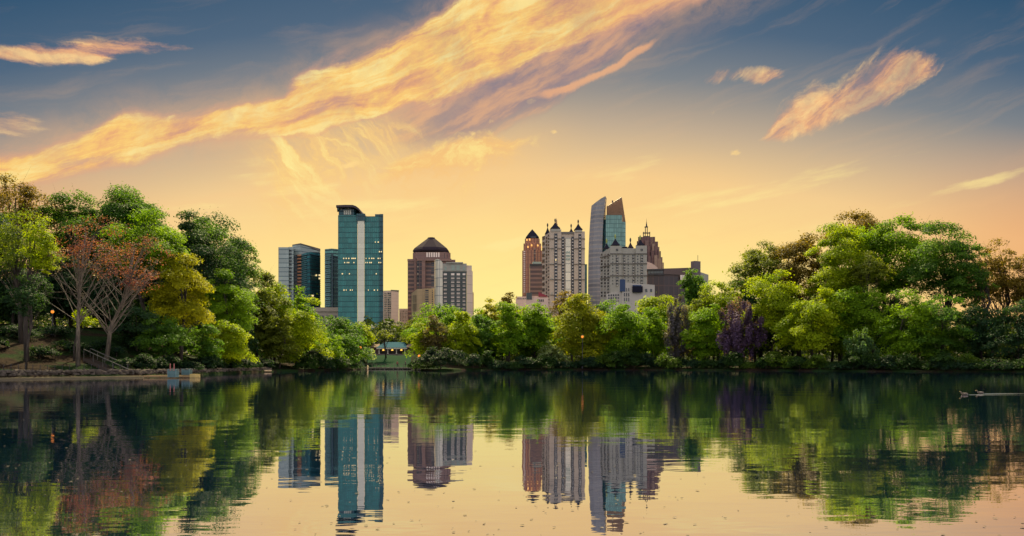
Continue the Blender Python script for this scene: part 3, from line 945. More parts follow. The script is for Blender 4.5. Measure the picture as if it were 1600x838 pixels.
    b.grid('window', (853, 7.4), (855, 5.2), 370, 476, 1, 20, W_DARK, 1.0, 0.7)
    b.grid('window', (856.2, 3.9), (858.2, 1.7), 366, 476, 1, 22, W_DARK, 1.0, 0.5)
    b.grid('window', (861.6, 0), (863.2, 0), 378, 470, 1, 4, W_GLINT, 0.9, 0.1)
    b.grid('lit_window', (884, 0.2), (891, 0.2), 392, 408, 2, 3, W_GLINT, 0.8, 0.6)
    b.grid('lit_window', (867.6, -0.3), (869.2, -0.3), 406, 407.6, 1, 1, W_LIT, 1, 1, 2, 2)
    # --- dark sliver behind
    b = Bld('office_block', 'narrow dark teal slab peeking out right of the turreted grey white tower', 'building', 915, 700)
    b.box('block', 909, 917.2, 0, 20, 413, None, G_TEALD)
    # --- pink low building with red roof
    b = Bld('apartment_block', 'low pink building with a small brick red hipped roof, in front of the turreted tower', 'building', 840, 560)
    b.box('block', 822, 857, 0, 14, 466, None, M_PINK)
    b.box('plant_room', 822.6, 831.2, -0.4, 8, 457.6, 468, M_GWALL)
    b.box('upper_block', 831.2, 856, 2, 14, 463, 467, M_PINK)
    b.prism('red_roof', [(841.5, 1), (855.6, 1), (855.6, 11), (841.5, 11)], [456.2, 463, 463, 456.2], 463.6, M_REDR)
    b.grid('window', (839.5, 0), (850, 0), 467.5, 472, 4, 1, W_DARK, 0.6, 0.8)
    b = Bld('apartment_block', 'tiny pale pink rooftop showing left of the pink building with the red roof', 'building', 818, 620)
    b.box('block', 806, 824, 0, 12, 463.6, None, M_PINK)
    b.grid('window', (808, 0), (823, 0), 465.5, 468, 5, 1, W_DARK, 0.5, 0.8)
    # --- sail topped glass tower
    b = Bld('office_tower', 'tall sail topped glass tower with a bronze lattice screen above its sea green right half', 'tower', 948, 760)
    # left blade: rows with a bowed left edge and a top raked up to the right
    zs = [520, 480, 450, 425, 400, 380, 360, 345, 332, 319.5]
    lx = [918.6, 918.7, 918.8, 919.0, 919.4, 920.0, 921.0, 922.0, 923.0, 924.2]
    rx = [940.5, 940.5, 940.5, 940.6, 940.8, 941.0, 941.6, 942.4, 943.6, 946.0]
    mb = MB()
    vs, fs, uvs = [], [], []
    for i, y in enumerate(zs):
        for j, t in enumerate((0, 0.33, 0.66, 1.0)):
            px = lx[i] + (rx[i] - lx[i]) * t
            yy = y - (13.4 * t if i == len(zs) - 1 else 0)
            dy = 7 - 7 * math.sin(t * 2.2)
            vs.append((b.P(px, dy)[0], dy, b.z(yy)))
    nb = len(vs)
    vs += [(x + 2.5, y + 11, z) for x, y, z in vs]
    def quad(a, c, d, e):
        fs.append((a, c, d, e))
        uvs.append([((vs[k][0] + vs[k][1] * 0.8), vs[k][2]) for k in (a, c, d, e)])
    for i in range(len(zs) - 1):
        for j in range(3):
            a = 4 * i + j
            quad(a, a + 1, a + 5, a + 4)
            quad(nb + a + 1, nb + a, nb + a + 4, nb + a + 5)
        a = 4 * i
        quad(nb + a, a, a + 4, nb + a + 4)
        quad(a + 3, nb + a + 3, nb + a + 7, a + 7)
    a = 4 * (len(zs) - 1)
    for j in range(3):
        quad(a + j, a + j + 1, nb + a + j + 1, nb + a + j)
    mb.add(vs, fs, 0, uvs).build('sail_blade', G_SAIL, b.root)
    b.prism('glass_body', [(937.6, 3), (943.0, 8), (943, 42), (938, 42)], 346, None, G_SAILT)
    b.prism('dark_slot', [(942.6, 6), (946.6, 5), (946.6, 42), (942.6, 42)], 343, None, G_TEALD)
    b.prism('glass_body', [(946.4, 2), (972, 2), (971, 40), (946.4, 40)], 336.2, None, G_SAILT)
    b.prism('glass_body', [(972, 3), (977.6, 5), (975, 40), (971, 40)], 346.5, None, G_SAILT)
    # bronze lattice screen: tall fin raked up to the right
    mb = MB()
    # outline of the screen: low on the left, raked up to a tip on the right, right edge sloping outwards to the glass
    def s_top(px): return 321.6 + (307.2 - 321.6) * (px - 948.4) / (970.8 - 948.4)
    def s_right(y): return 970.8 + (976.6 - 970.8) * (y - 307.2) / (346 - 307.2)
    for i in range(13):
        px = 948.4 + (970.8 - 948.4) * i / 12
        yb2 = 337.0
        x, _ = b.P(px, 6)
        mb.box(x - 0.3, x + 0.3, 5.6, 6.4, b.z(yb2), b.z(s_top(px)))
    for k in range(13):
        y = 336.4 - k * 2.25
        l_ = max(948.4, 948.4 + (321.6 - y) / (321.6 - 307.2) * (970.8 - 948.4))
        x0, x1 = b.P(l_, 6)[0], b.P(s_right(y), 6)[0]
        if x1 - x0 > 0.6:
            mb.box(x0, x1, 5.7, 6.3, b.z(y) - 0.42, b.z(y) + 0.42)
    mb.tube([(b.P(948.2, 6)[0], 6, b.z(321.7)), (b.P(970.9, 6)[0], 6, b.z(307.0))], 0.55, 6)
    mb.tube([(b.P(970.9, 6)[0], 6, b.z(307.0)), (b.P(976.8, 6)[0], 6, b.z(346))], 0.5, 6)
    lat = mb.build('lattice_screen', M_LATT, b.root)
    mb = MB()
    P4 = [(948.6, 336.4), (975.2, 336.4), (970.8, 308), (948.6, 322.4)]
    pts = [(b.P(px, 9)[0], b.z(y)) for px, y in P4]
    mb.add([(x, 9, z) for x, z in pts] + [(x, 9.5, z) for x, z in pts],
           [(0, 1, 2, 3), (7, 6, 5, 4), (0, 4, 5, 1), (1, 5, 6, 2), (2, 6, 7, 3), (3, 7, 4, 0)]).build('screen_wall', plain('bronze_screen_panel', (0.34, 0.19, 0.09), 0.6, var=0.45, scale=0.35), b.root)
    b.prism('edge_fin', [(972.2, 5), (976.2, 6), (976, 14), (972.2, 14)], 336.2, 346.3, M_LATT)
    mb = MB()
    x, _ = b.P(957.4, 6)
    mb.box(x - 0.55, x + 0.55, 7, 8.2, b.z(322), b.z(311.0))
    mb.build('mast', M_DARKM, b.root)
    mb = MB()
    for px in (941.0, 943.4, 945.8):
        x, _ = b.P(px, 6)
        mb.box(x - 0.3, x + 0.3, 6.5, 7.1, b.z(348), b.z(312 + (945.8 - px) * 2))
    for k in range(9):
        mb.box(b.P(941, 6)[0], b.P(946, 6)[0], 6.6, 7.0, b.z(345 - 3.4 * k) - 0.25, b.z(345 - 3.4 * k) + 0.25)
    mb.build('edge_frame', M_LATT, b.root)
    # --- grey turreted mid-rise
    b = Bld('apartment_tower', 'grey stone apartment block with blue black pointed turrets topped by green gold finials', 'tower', 974, 560)
    b.prism('side_wing', [(938, 13), (953.6, 1), (953.6, 22), (942, 22)], [393, 387, 387, 393], None, M_GREYS)
    b.prism('corner_bay', [(953.6, 0), (971, 0), (971, 22), (954.5, 22)], 384.4, None, M_GREYS)
    b.prism('middle_bay', [(971, 1.4), (993.2, 1.4), (993.2, 22), (971, 22)], 388.2, None, M_GREYS)
    b.prism('corner_bay', [(993.2, 0), (1010.8, 0), (1010, 22), (993.2, 22)], 384.0, None, M_GREYS)
    b.spire('turret_roof', 961.2, 6, 13.4, 384, 373.0, M_SLATE, 4, finial=M_GOLDF)
    b.spire('turret_roof', 947.8, 9, 9.6, 389.4, 380.0, M_SLATE, 4, finial=M_GOLDF)
    b.spire('turret_roof', 1000.2, 6, 12.4, 384, 374.6, M_SLATE, 4, finial=M_GOLDF)
    b.spire('turret_roof', 985, 12, 9.0, 388.2, 378.6, M_ROOF, 4, finial=M_DARKM)
    b.box('roof_band', 973, 980.5, 4, 14, 385.6, 388.4, M_SLATE)
    for y in (396.4, 411.8, 430.6):
        b.prism('string_course', [(953.2, -0.7), (971.2, -0.7), (971.2, 0.9), (993, 0.9), (993, -0.7), (1011.2, -0.7), (1011.2, 4), (953.4, 4)], y - 0.6, y + 0.6, M_TRIM)
        b.prism('string_course', [(937.2, 13), (953.2, -0.2), (953.2, 4), (939, 16)], y + 1.6, y + 2.8, M_TRIM)
    for (pa, pb, dy) in ((961.8, 966.6, 0), (973.4, 977.2, 1.4), (987.6, 991.4, 1.4), (1000.2, 1005.0, 0)):
        for ya, yb, n in ((398, 411, 3), (413, 429.5, 4), (432, 446.5, 3)):
            b.grid('window', (pa, dy), (pb, dy), ya, yb, 2, n, W_DARK, 0.6, 0.72)
            b.grid('balcony', ((pa + pb) / 2 - 1, dy), ((pa + pb) / 2 + 1, dy), ya + 2.2, yb + 2.2, 1, n, M_BALC, 1.0, 0.3, 1.2, 1.2)
    for (pa, dy) in ((957.4, 0), (981.5, 1.4), (996.4, 0)):
        b.grid('window', (pa - 0.7, dy), (pa + 0.7, dy), 398, 446, 1, 10, W_MID, 1, 0.45)
    b.grid('window', (939.2, 12.1), (941.6, 10.3), 396, 465, 1, 14, W_DARK, 1, 0.6)
    b.grid('window', (944.2, 8.3), (946.6, 6.4), 396, 465, 1, 14, W_DARK, 1, 0.6)
    b.grid('window', (949.4, 4.2), (951.4, 2.7), 396, 465, 1, 14, W_DARK, 1, 0.6)
    for px in (964, 1002.6):
        b.grid('window', (px - 2, 0), (px + 2, 0), 389, 392.5, 2, 1, W_DARK, 0.6, 1)
    # --- stepped brown spire tower
    b = Bld('office_tower', 'reddish brown stepped tower climbing to an open lantern and needle spire', 'tower', 1012, 860)
    M = M_RUST_D = facade('red_brown_stone', (0.17, 0.085, 0.075), (0.10, 0.05, 0.05), 3.0, 4.0, 0.3, 0.0, 0.7, 0.0, 0.2)
    L2 = facade('pale_brown_stone', (0.34, 0.21, 0.15), (0.27, 0.16, 0.12), 3.0, 4.0, 0.3, 0.0, 0.7, 0.0, 0.1)
    for i, (pa, pb, dy, yt, mt) in enumerate([(997, 1019, 10, 370.4, M), (1019, 1023.6, 10, 370.2, M), (1008, 1015, 6, 376, M_BROWN), (1015, 1018.6, 4, 375.6, M),
                                              (1023.6, 1028.2, 12, 377.6, M), (1011, 1016, 1, 384, M), (1018.6, 1022.6, 2, 381, L2), (1022.4, 1026.6, 1, 384.4, M), (1028.2, 1030.4, 14, 386, L2),
                                              (1026.6, 1029, 4, 390, M), (1030.4, 1032.6, 15, 392.6, M), (1017, 1022, -2, 392, M), (1012, 1017, -4, 400, M), (1022, 1027.6, -3, 399, L2),
                                              (1032.6, 1035.2, 17, 402, L2), (1035.2, 1037.2, 19, 410.4, L2), (1026.6, 1032.6, -1, 404, L2), (995, 1000, 14, 377, M)]):
        b.prism('setback', [(pa + .05, dy), (pb - .05, dy), (pb - .1, dy + 22), (pa + .1, dy + 22)], yt, None, mt)
    ln = b.prism('lantern_base', [(1005.4, 14), (1015.6, 14), (1015.6, 24), (1005.4, 24)], 369, 371.5, M_DARKM)
    k = 875 / F
    for i, (px, w, yt, yb) in enumerate([(1005.6, 0.9, 362.4, 370), (1008.4, 0.8, 364, 370), (1012.0, 0.8, 364, 370), (1015.4, 0.9, 362.4, 370), (1008.6, 0.8, 354.4, 364), (1011.6, 0.8, 354.4, 364)]):
        b.box('lantern_post', px - w / 2, px + w / 2, 15, 17, yt, yb, M_DARKM)
    b.box('lantern_ring', 1005.0, 1016.0, 14.5, 17.5, 363.4, 364.6, M_DARKM)
    b.box('lantern_ring', 1007.6, 1012.6, 14.5, 17.5, 354.0, 355.2, M_DARKM)
    b.spire('needle', 1010.2, 16, 2.6, 354.2, 341.5, M_DARKM, 6, [(1, 0), (0.5, 0.4), (0.22, 0.6), (0.05, 1)])
    # --- pale curved roof behind grey block
    b = Bld('hall_building', 'pale curved roof hall showing between the grey turreted block and the dark brown building', 'building', 1020, 700)
    mb = MB()
    arc = [(1009, 409), (1013, 409.6), (1018, 411.4), (1023, 414.4), (1027.6, 418.6), (1028, 424)]
    vs = []
    for px, y in arc:
        x = b.P(px)[0]
        vs += [(x, 0, b.z(y)), (x, 25, b.z(y)), (x, 0, -1), (x, 25, -1)]
    fs = []
    for i in range(len(arc) - 1):
        p, q = 4 * i, 4 * i + 4
        fs += [(p, q, q + 1, p + 1), (p, p + 2, q + 2, q), (p + 1, q + 1, q + 3, p + 3)]
    fs += [(0, 1, 3, 2), (20, 22, 23, 21)]
    mb.add(vs, fs).build('curved_hall', M_PINK, b.root)
    # --- dark brown long building
    b = Bld('office_block', 'long dark brown glass block with a square lift tower and antenna at its right end', 'building', 1055, 600)
    b.prism('block', [(1011, 2), (1037, 0), (1037, 26), (1013, 26)], 422.8, None, G_DKBLK)
    b.prism('cornice', [(1010.6, 1.2), (1038, -0.8), (1038, 24), (1012, 24)], 420.2, 422.6, M_DARKM)
    b.prism('string_course', [(1010.6, 1.2), (1038, -0.8), (1038, 4), (1012, 4)], 428.8, 430.4, M_DARKM)
    b.grid('window', (1012, 1.8), (1036, 0), 423.6, 428.4, 5, 1, W_MID, 0.86, 0.8)
    b.prism('block', [(1037, 0.2), (1080, 8), (1079, 30), (1038, 30)], [419.8, 416.6, 416.6, 419.8], None, G_DKBLK)
    b.prism('upper_wall', [(1037.2, -0.8), (1080, 7), (1079, 12), (1038, 8)], [420, 416.4, 416.4, 420], [428.6][0], plain('umber_cladding', (0.13, 0.085, 0.075)))
    b.grid('window', (1062, 4), (1073, 6), 429.6, 438, 3, 1, W_PALE, 0.9, 0.9, 0.9)
    b.prism('lift_tower', [(1079.4, 6), (1085.6, 2), (1094.6, 5), (1094, 20), (1082, 20)], 407.8, None, plain('grey_brown_cladding', (0.15, 0.115, 0.12)))
    b.prism('end_wing', [(1094.6, 8), (1107, 12), (1105, 26), (1094, 26)], [425.4, 428.6, 428.6, 425.4], None, M_GREYS)
    b.box('antenna', 1090.2, 1090.7, 10, 10.4, 399, 408, M_DARKM)
    # --- white low rise in front
    b = Bld('apartment_block', 'low white apartment block with a navy panel, in front of the grey turreted block', 'building', 985, 460)
    b.prism('block', [(947.6, 5), (972.2, 1), (972.2, 16), (950, 16)], [458.6, 453.4, 453.4, 458.6], None, M_WHITE)
    b.prism('block', [(972.2, 0), (1023, 3), (1022, 18), (972.2, 18)], [441.6, 444.6, 444.6, 441.6], None, M_WHITE)
    b.prism('navy_panel', [(968.4, 0.2), (972.1, -0.4), (977, 0), (977, 6), (969, 6)], 436.6, 455.6, M_NAVY)
    b.grid('window', (949.6, 4.6), (968, 1.7), 459.5, 473, 5, 3, W_DARK, 0.5, 0.6)
    b.grid('window', (974, 0.1), (984, 0.7), 449, 472, 3, 3, W_DARK, 0.36, 0.7)
    b.grid('balcony', (988, 0.9), (1003, 1.8), 447.6, 457, 1, 1, M_SLATE, 1, 1, 1.6, 2.0)
    b.grid('window', (1006, 2.0), (1021, 2.9), 450, 458, 2, 1, W_MID, 0.4, 0.6)
    b.prism('dormer_roof', [(988.6, 0), (1002.4, 0.9), (1001, 8), (989.6, 8)], [445.4, 445.4, 445.4, 445.4], 447.6, M_NAVY)


make_skyline()


# ------------------------------------------------------------------ pavilion, dock and bank furniture
def on_ground(px, off):
    D = shoreD(px) + off
    x = X(px, D)
    return x, D, gz(x, D)


def make_pavilion():
    D = 246.0
    px0 = 612
    fl = Z(553.2, D)
    root = thing('pavilion', 'lakeside pavilion with a blue hipped roof and cream columns above a green lawn slope', 'pavilion', (X(px0, D), D, 0))
    k = D / F
    cream = plain('cream_paint', (0.62, 0.55, 0.44), 0.6)
    darkw = plain('dark_porch_wall', (0.05, 0.025, 0.035), 0.8)
    MB().box(-20 * k * 1.6, 22 * k * 1.6, -0.6, 14, -0.5, fl).build('terrace', plain('terrace_stone', (0.16, 0.13, 0.11), 0.9), root)
    x0, x1 = (590 - px0) * k, (634 - px0) * k
    MB().box(x0 - 2.4, x1 + 2.6, 4, 12, fl, Z(544, D)).build('porch_wall', darkw, root)
    ze, zr = Z(543.4, D), Z(534.0, D)
    e0, e1 = (588.6 - px0) * k, (636.4 - px0) * k
    MB().add([(e0, -1, ze), (e1, -1, ze), (e1, 13, ze), (e0, 13, ze), (e0 + 1.7, 5, zr), (e1 - 1.7, 5, zr), (e1 - 1.7, 7, zr), (e0 + 1.7, 7, zr)],
             [(0, 3, 2, 1), (0, 1, 5, 4), (1, 2, 6, 5), (2, 3, 7, 6), (3, 0, 4, 7), (4, 5, 6, 7)]).build(
        'roof', facade('blue_metal_roof', (0.012, 0.085, 0.125), (0.008, 0.06, 0.09), 1.2, 50, 0.15, 0, 0.9, 0, 0.15, spec=0.05, lrough=.9), root)
    MB().box(e0, e1, -0.9, -0.3, ze - 0.45, ze - 0.01).build('eaves', cream, root)
    for a, b2 in ((577.5, 591), (633.5, 646)):
        xa, xb = (a - px0) * k, (b2 - px0) * k
        za = Z(543, D)
        MB().add([(xa, 0, za), (xb, 0, za), (xb, 9, za), (xa, 9, za), (xa + .4, 3.4, za + 1.1), (xb, 3.4, za + 1.1), (xb, 5, za + 1.1), (xa + .4, 5, za + 1.1)],
                 [(0, 3, 2, 1), (0, 1, 5, 4), (1, 2, 6, 5), (2, 3, 7, 6), (3, 0, 4, 7), (4, 5, 6, 7)]).build('wing_roof', plain('tan_shingle', (0.2, 0.145, 0.10), 0.95, spec=.1), root)
        MB().box(xa + 0.3, xb - 0.1, 0.8, 8, fl, za - 0.01).build('wing_wall', plain('maroon_wall', (0.10, 0.035, 0.04), 0.9), root)
    for px in (592.8, 606.4, 619.8, 633.0):
        x = (px - px0) * k
        MB().lathe([(0.24, fl), (0.24, fl + 0.15), (0.15, fl + 0.2), (0.13, ze - 0.6), (0.22, ze - 0.5), (0.22, ze - 0.44)], x, -0.5, 8).build('column', cream, root)
    lampm = plain('porch_lamp_glow', (0.6, 0.4, 0.1), 0.5, emit=(1.0, 0.55, 0.08), es=0.8)
    for px in (598.8, 612.8, 627.0):
        x = (px - px0) * k
        MB().lathe([(0.1, ze - 0.95), (0.34, ze - 0.9), (0.30, ze - 0.6), (0.06, ze - 0.47)], x, 0.2, 8).build('porch_lamp', lampm, root)
    mb = MB()
    for i in range(32):
        x = x0 - 2 + i * (x1 - x0 + 4) / 31
        mb.box(x - 0.02, x + 0.02, -0.45, -0.41, fl, fl + 0.9)
    mb.box(x0 - 2.4, x1 + 2.4, -0.47, -0.39, fl + 0.9, fl + 0.97)
    mb.build('railing', M_TRIM, root)
    # green lawn slope below it
    vs, fs = [], []
    A = np.linspace(566, 652, 40)
    for i, px in enumerate(A):
        for j in range(9):
            off = 3.5 + j * 3.1
            D2 = 216 + off
            x = X(px, D2)
            vs.append((x, D2, gz(x, D2) + 0.10 + 0.03 * math.sin(i * 1.7 + j)))
    for i in range(39):
        for j in range(8):
            fs.append((i * 9 + j, (i + 1) * 9 + j, (i + 1) * 9 + j + 1, i * 9 + j + 1))
    o = MB().add(vs, fs).build('lawn', plain('lawn_grass', (0.007, 0.032, 0.013), 0.95, spec=.03, var=0.35, scale=2.0), smooth=True)
    tag(o, kind='structure')
    # dock with railing along the cove
    D3 = 214.5
    dk = thing('boardwalk', 'pale boardwalk with a thin railing along the water below the pavilion', 'boardwalk', (X(608, D3), D3, 0))
    k3 = D3 / F
    wood = plain('weathered_boards', (0.19, 0.175, 0.15), 0.9, spec=.05)
    mb = MB()
    for i in range(56):
        x = (564 - 608) * k3 + i * 0.27
        mb.box(x, x + 0.25, 0, 2.4, 0.42, 0.50)
    mb.build('deck', wood, dk)
    MB().box((564 - 608) * k3, (651.6 - 608) * k3, 0.15, 0.35, 0.2, 0.418).build('beam', wood, dk)
    for i in range(13):
        x = (565 - 608) * k3 + i * 1.22
        MB().box(x - 0.06, x + 0.06, 2.2, 2.32, 0.5, 1.35).build('railing_post', wood, dk)
        MB().box(x - 0.09, x + 0.09, 0.4, 0.58, -1.2, 0.42).build('pile', wood, dk)
    MB().box((564 - 608) * k3, (651 - 608) * k3, 2.2, 2.3, 1.36, 1.44).build('handrail', wood, dk)
    # cream marker post in the water
    D4 = 190.0
    mk = MB().lathe([(0.16, -0.8), (0.16, 0.75), (0.22, 0.78), (0.22, 0.95), (0.05, 1.1)], 0, 0, 10).build('marker_post', plain('marker_paint', (0.70, 0.52, 0.30), 0.6), loc=(X(574.5, D4), D4, 0), smooth=True)
    tag(mk, 'short cream marker post standing in the water left of the boardwalk', 'post')


make_pavilion()


def make_lamp(px, py, off, label):
    x, D, z0 = on_ground(px, off)
    zt = Z(py, D)
    root = thing('street_lamp', label, 'street lamp', (x, D, z0), group='lit lamps around the lake')
    h = zt - z0
    s = D / 100.0 * 0.36 + 0.18
    MB().lathe([(0.16, -0.2), (0.16, 0.5), (0.08, 0.6), (0.06, h - 0.5 * s), (0.12, h - 0.42 * s)], 0, 0, 10).build('post', M_DARKM, root)
    MB().lathe([(0.14 * s, h - 0.42 * s), (0.34 * s, h - 0.2 * s), (0.36 * s, h), (0.25 * s, h + 0.24 * s)], 0, 0, 12).build(
        'lamp_globe', plain('sodium_globe', (0.25, 0.08, 0.015), 0.4, emit=(1.0, 0.30, 0.03), es=0.55), root, True)
    MB().lathe([(0.30 * s, h + 0.245 * s), (0.16 * s, h + 0.42 * s), (0.03 * s, h + 0.6 * s)], 0, 0, 12).build('lamp_cap', M_DARKM, root)


make_lamp(82, 487, 20, 'glowing orange street lamp among the dark trees on the left hillside')
make_lamp(563, 543, 3, 'glowing orange street lamp just left of the pavilion roof')
make_lamp(655.0, 556, 1.5, 'glowing orange street lamp at the edge of the lime tree right of the pavilion')
make_lamp(910, 526, 1.0, 'glowing orange street lamp in front of the golden round tree right of centre')


def make_left_bank():
    rnd = random.Random(11)
    # kerb along the water
    vs, fs = [], []
    ps = np.linspace(-260, 222, 120)
    for i, px in enumerate(ps):
        D = shoreD(px) - 0.25
        x = X(px, D)
        vs += [(x, D, -0.4), (x, D, 0.16), (x, D + 0.55, 0.18), (x, D + 0.55, -0.4)]
    for i in range(len(ps) - 1):
        p, q = 4 * i, 4 * i + 4
        fs += [(p, q, q + 1, p + 1), (p + 1, q + 1, q + 2, p + 2), (p + 2, q + 2, q + 3, p + 3)]
    fs += [(0, 1, 2, 3), (4 * len(ps) - 1, 4 * len(ps) - 2, 4 * len(ps) - 3, 4 * len(ps) - 4)]
    o = MB().add(vs, fs).build('bank_kerb', plain('pale_concrete', (0.15, 0.125, 0.075), 0.9, spec=.05))
    tag(o, kind='structure')
    # rubble wall of rounded stones
    def rubble(pa, pb, n, y0, y1, label, rmax):
        mb = MB()
        for i in range(n):
            px = rnd.uniform(pa, pb)
            D = shoreD(px) + rnd.uniform(0.6, 2.2)
            x = X(px, D)
            z = gz(x, D) + rnd.uniform(0.0, 0.45)
            r = rnd.uniform(0.5, 1) * rmax
            vs = []
            for k in range(6):
                t = 1.047 * k + rnd.uniform(-.2, .2)
                vs.append((x + r * math.cos(t) * 1.2, D + r * math.sin(t), z - r * .5))
            for k in range(6):
                t = 1.047 * k + rnd.uniform(-.2, .2)
                vs.append((x + r * math.cos(t) * 1.0, D + r * .8 * math.sin(t), z + r * .35))
            vs.append((x, D, z + r * .6))
            mb.add(vs, [(k, (k + 1) % 6, 6 + (k + 1) % 6, 6 + k) for k in range(6)] + [(6 + k, 6 + (k + 1) % 6, 12) for k in range(6)])
        o = mb.build('rubble_wall', plain('grey_fieldstone', (0.085, 0.07, 0.058), 0.9, spec=.05, var=0.4, scale=1.2))
        tag(o, label, 'stone wall')
    rubble(-120, 232, 900, 0, 0, 'low rubble stone edging along the left bank below the bare trees', 0.26)
    rubble(232, 420, 420, 0, 0, 'low brownish rubble edging behind the small dock with crates', 0.26)
    # stairway down the hillside with two pale handrails
    D0, D1 = 92.0, 86.8
    P0 = Vector((X(131, D0), D0, Z(546, D0)))
    P1 = Vector((X(208, D1), D1, Z(580.5, D1)))
    st = thing('stairway', 'hillside stairway with two sloping pale handrails behind the forked bare tree', 'stairway', (P1.x, P1.y, 0))
    rel = lambda v: (v.x - P1.x, v.y - P1.y, v.z)
    conc = plain('worn_concrete_step', (0.07, 0.055, 0.045), 0.9, spec=.05)
    rail = plain('pale_handrail_paint', (0.11, 0.105, 0.095), 0.7, spec=.1)
    mb = MB()
    N = 18
    for i in range(N):
        p = P0.lerp(P1, (i + 0.5) / N)
        q = rel(p)
        mb.box(q[0] - 0.2, q[0] + 0.2, q[1] - 0.1, q[1] + 2.0, q[2] - 1.35, q[2] - 1.0)
    mb.build('steps', conc, st)
    for off, a, b2 in ((0.0, 0.0, 1.0), (2.0, -0.06, 0.72)):
        mb = MB()
        pa, pb = P0.lerp(P1, a), P0.lerp(P1, b2)
        sh = Vector((0, off, 0))
        mb.tube([rel(pa + sh), rel(pb + sh)], 0.055, 6)
        for i in range(6):
            p = pa.lerp(pb, i / 5) + sh
            mb.tube([rel(p), rel(p - Vector((0, 0, 1.1)))], 0.03, 5)
        mb.build('handrail', rail, st)
    # dock with two slatted crates
    Dd = 84.0
    dk = thing('dock', 'narrow tan wooden dock at the left bank carrying slatted crates', 'dock', (X(264, Dd), Dd, 0))
    k = Dd / F
    wood = plain('tan_dock_wood', (0.20, 0.14, 0.075), 0.9, spec=.05)
    x0, x1 = (224 - 264) * k, (303 - 264) * k
    mb = MB()
    n = 24
    for i in range(n):
        a = x0 + (x1 - x0) * i / n
        mb.box(a, a + (x1 - x0) / n - 0.02, 0, 1.6, 0.20, 0.27)
    mb.build('deck', wood, dk)
    MB().box(x0, x1, -0.06, 0.0, 0.06, 0.255).build('fascia', wood, dk)
    MB().box((297 - 264) * k, (306 - 264) * k, -0.12, 1.2, 0.02, 0.40).build('end_bumper', plain('yellowed_board', (0.34, 0.26, 0.11), 0.9, spec=.05), dk)
    for i in range(5):
        a = x0 + 0.2 + (x1 - x0 - 0.4) * i / 4
        MB().box(a - 0.07, a + 0.07, 0.6, 0.74, -1.4, 0.2).build('pile', wood, dk)

    def crate(px0, px1, ytop, ybot, D, label):
        kk = D / F
        w = (px1 - px0) * kk
        zt, zb = Z(ytop, D), Z(ybot, D)
        root = thing('slatted_crate', label, 'crate', (X((px0 + px1) / 2, D), D, zb), group='slatted crates at the dock')
        m = plain('pale_blue_grey_slat', (0.085, 0.15, 0.165), 0.8, var=0.25, spec=.1)
        h = zt - zb
        MB().box(-w / 2 + .05, w / 2 - .05, 0.05, w - .05, 0.02, h - .03).build('inner_box', plain('dim_crate_core', (0.06, 0.10, 0.11), 0.9), root)
        for side in range(4):
            mb = MB()
            ns = 5
            for i in range(ns):
                z0 = h * i / ns
                z1 = z0 + h / ns * 0.72
                if side == 0: mb.box(-w / 2, w / 2, 0, 0.045, z0, z1)
                if side == 1: mb.box(-w / 2, w / 2, w - .045, w, z0, z1)
                if side == 2: mb.box(-w / 2, -w / 2 + .045, .046, w - .046, z0, z1)
                if side == 3: mb.box(w / 2 - .045, w / 2, .046, w - .046, z0, z1)
            mb.build('slat_panel', m, root)
        for sx in (-1, 1):
            MB().box(sx * w / 2 - 0.05, sx * w / 2 + 0.05, -0.04, 0.05, 0, h + 0.06).build('corner_post', m, root)
        MB().box(-w / 2 - .03, w / 2 + .03, -.045, w + .03, h + 0.062, h + 0.1).build('lid', m, root)
    crate(262.6, 274.8, 578.6, 589.6, 82.0, 'larger pale blue grey slatted crate standing in the water before the dock')
    crate(284.6, 296.0, 578.2, 586.0, 84.4, 'smaller pale blue grey slatted crate on the dock near its yellowed end')
    for i, (px, lab) in enumerate(((266.0, 'left one of two thin reddish stakes behind the larger crate'), (272.0, 'right one of two thin reddish stakes behind the larger crate'))):
        D = 84.3
        s = MB().lathe([(0.06, 0), (0.055, 1.2), (0.03, 1.25)], 0, 0, 8).build('stake', plain('reddish_stake', (0.30, 0.10, 0.09), 0.8), loc=(X(px, D), D, 0.27))
        tag(s, lab, 'stake', 'reddish stakes on the dock')
    # ramp path
    vs, fs = [], []
    for i in range(26):
        t = i / 25
        D = shoreD(414) - 0.3 + t * 22
        pc = 414 + 4 * t
        hw = 1.2
        for j in range(5):
            x = X(pc, D) + (j - 2) / 2 * hw * (1.0 - 0.25 * t)
            vs.append((x, D, max(0.06, gz(x, D)) + 0.10 + t * 0.9))
    for i in range(25):
        for j in range(4):
            fs.append((i * 5 + j, i * 5 + j + 1, i * 5 + j + 6, i * 5 + j + 5))
    o = MB().add(vs, fs).build('path', plain('gravel_path', (0.13, 0.10, 0.085), 0.95, spec=.05, var=0.2, scale=3), smooth=True)
    tag(o, kind='structure')
    # fence stakes along the left hillside edge
    fr = thing('wire_fence', 'thin dark wire fence along the top of the left stone edging', 'fence', (X(60, 78), 78, 0))
    last = None
    mbw = MB()
    for i, px in enumerate(np.linspace(-40, 200, 22)):
        D = shoreD(px) + 2.6
        x = X(px, D)
        p = Vector((x - fr.location.x, D - fr.location.y, gz(x, D)))
        MB().tube([p - Vector((0, 0, 0.3)), p + Vector((0, 0, 1.05))], 0.03, 5).build('fence_post', M_DARKM, fr)
        if last is not None:
            for hh in (0.5, 0.98):
                mbw.tube([last + Vector((0, 0, hh)), p + Vector((0, 0, hh))], 0.008, 4)
        last = p
    mbw.build('fence_wire', M_DARKM, fr)


make_left_bank()

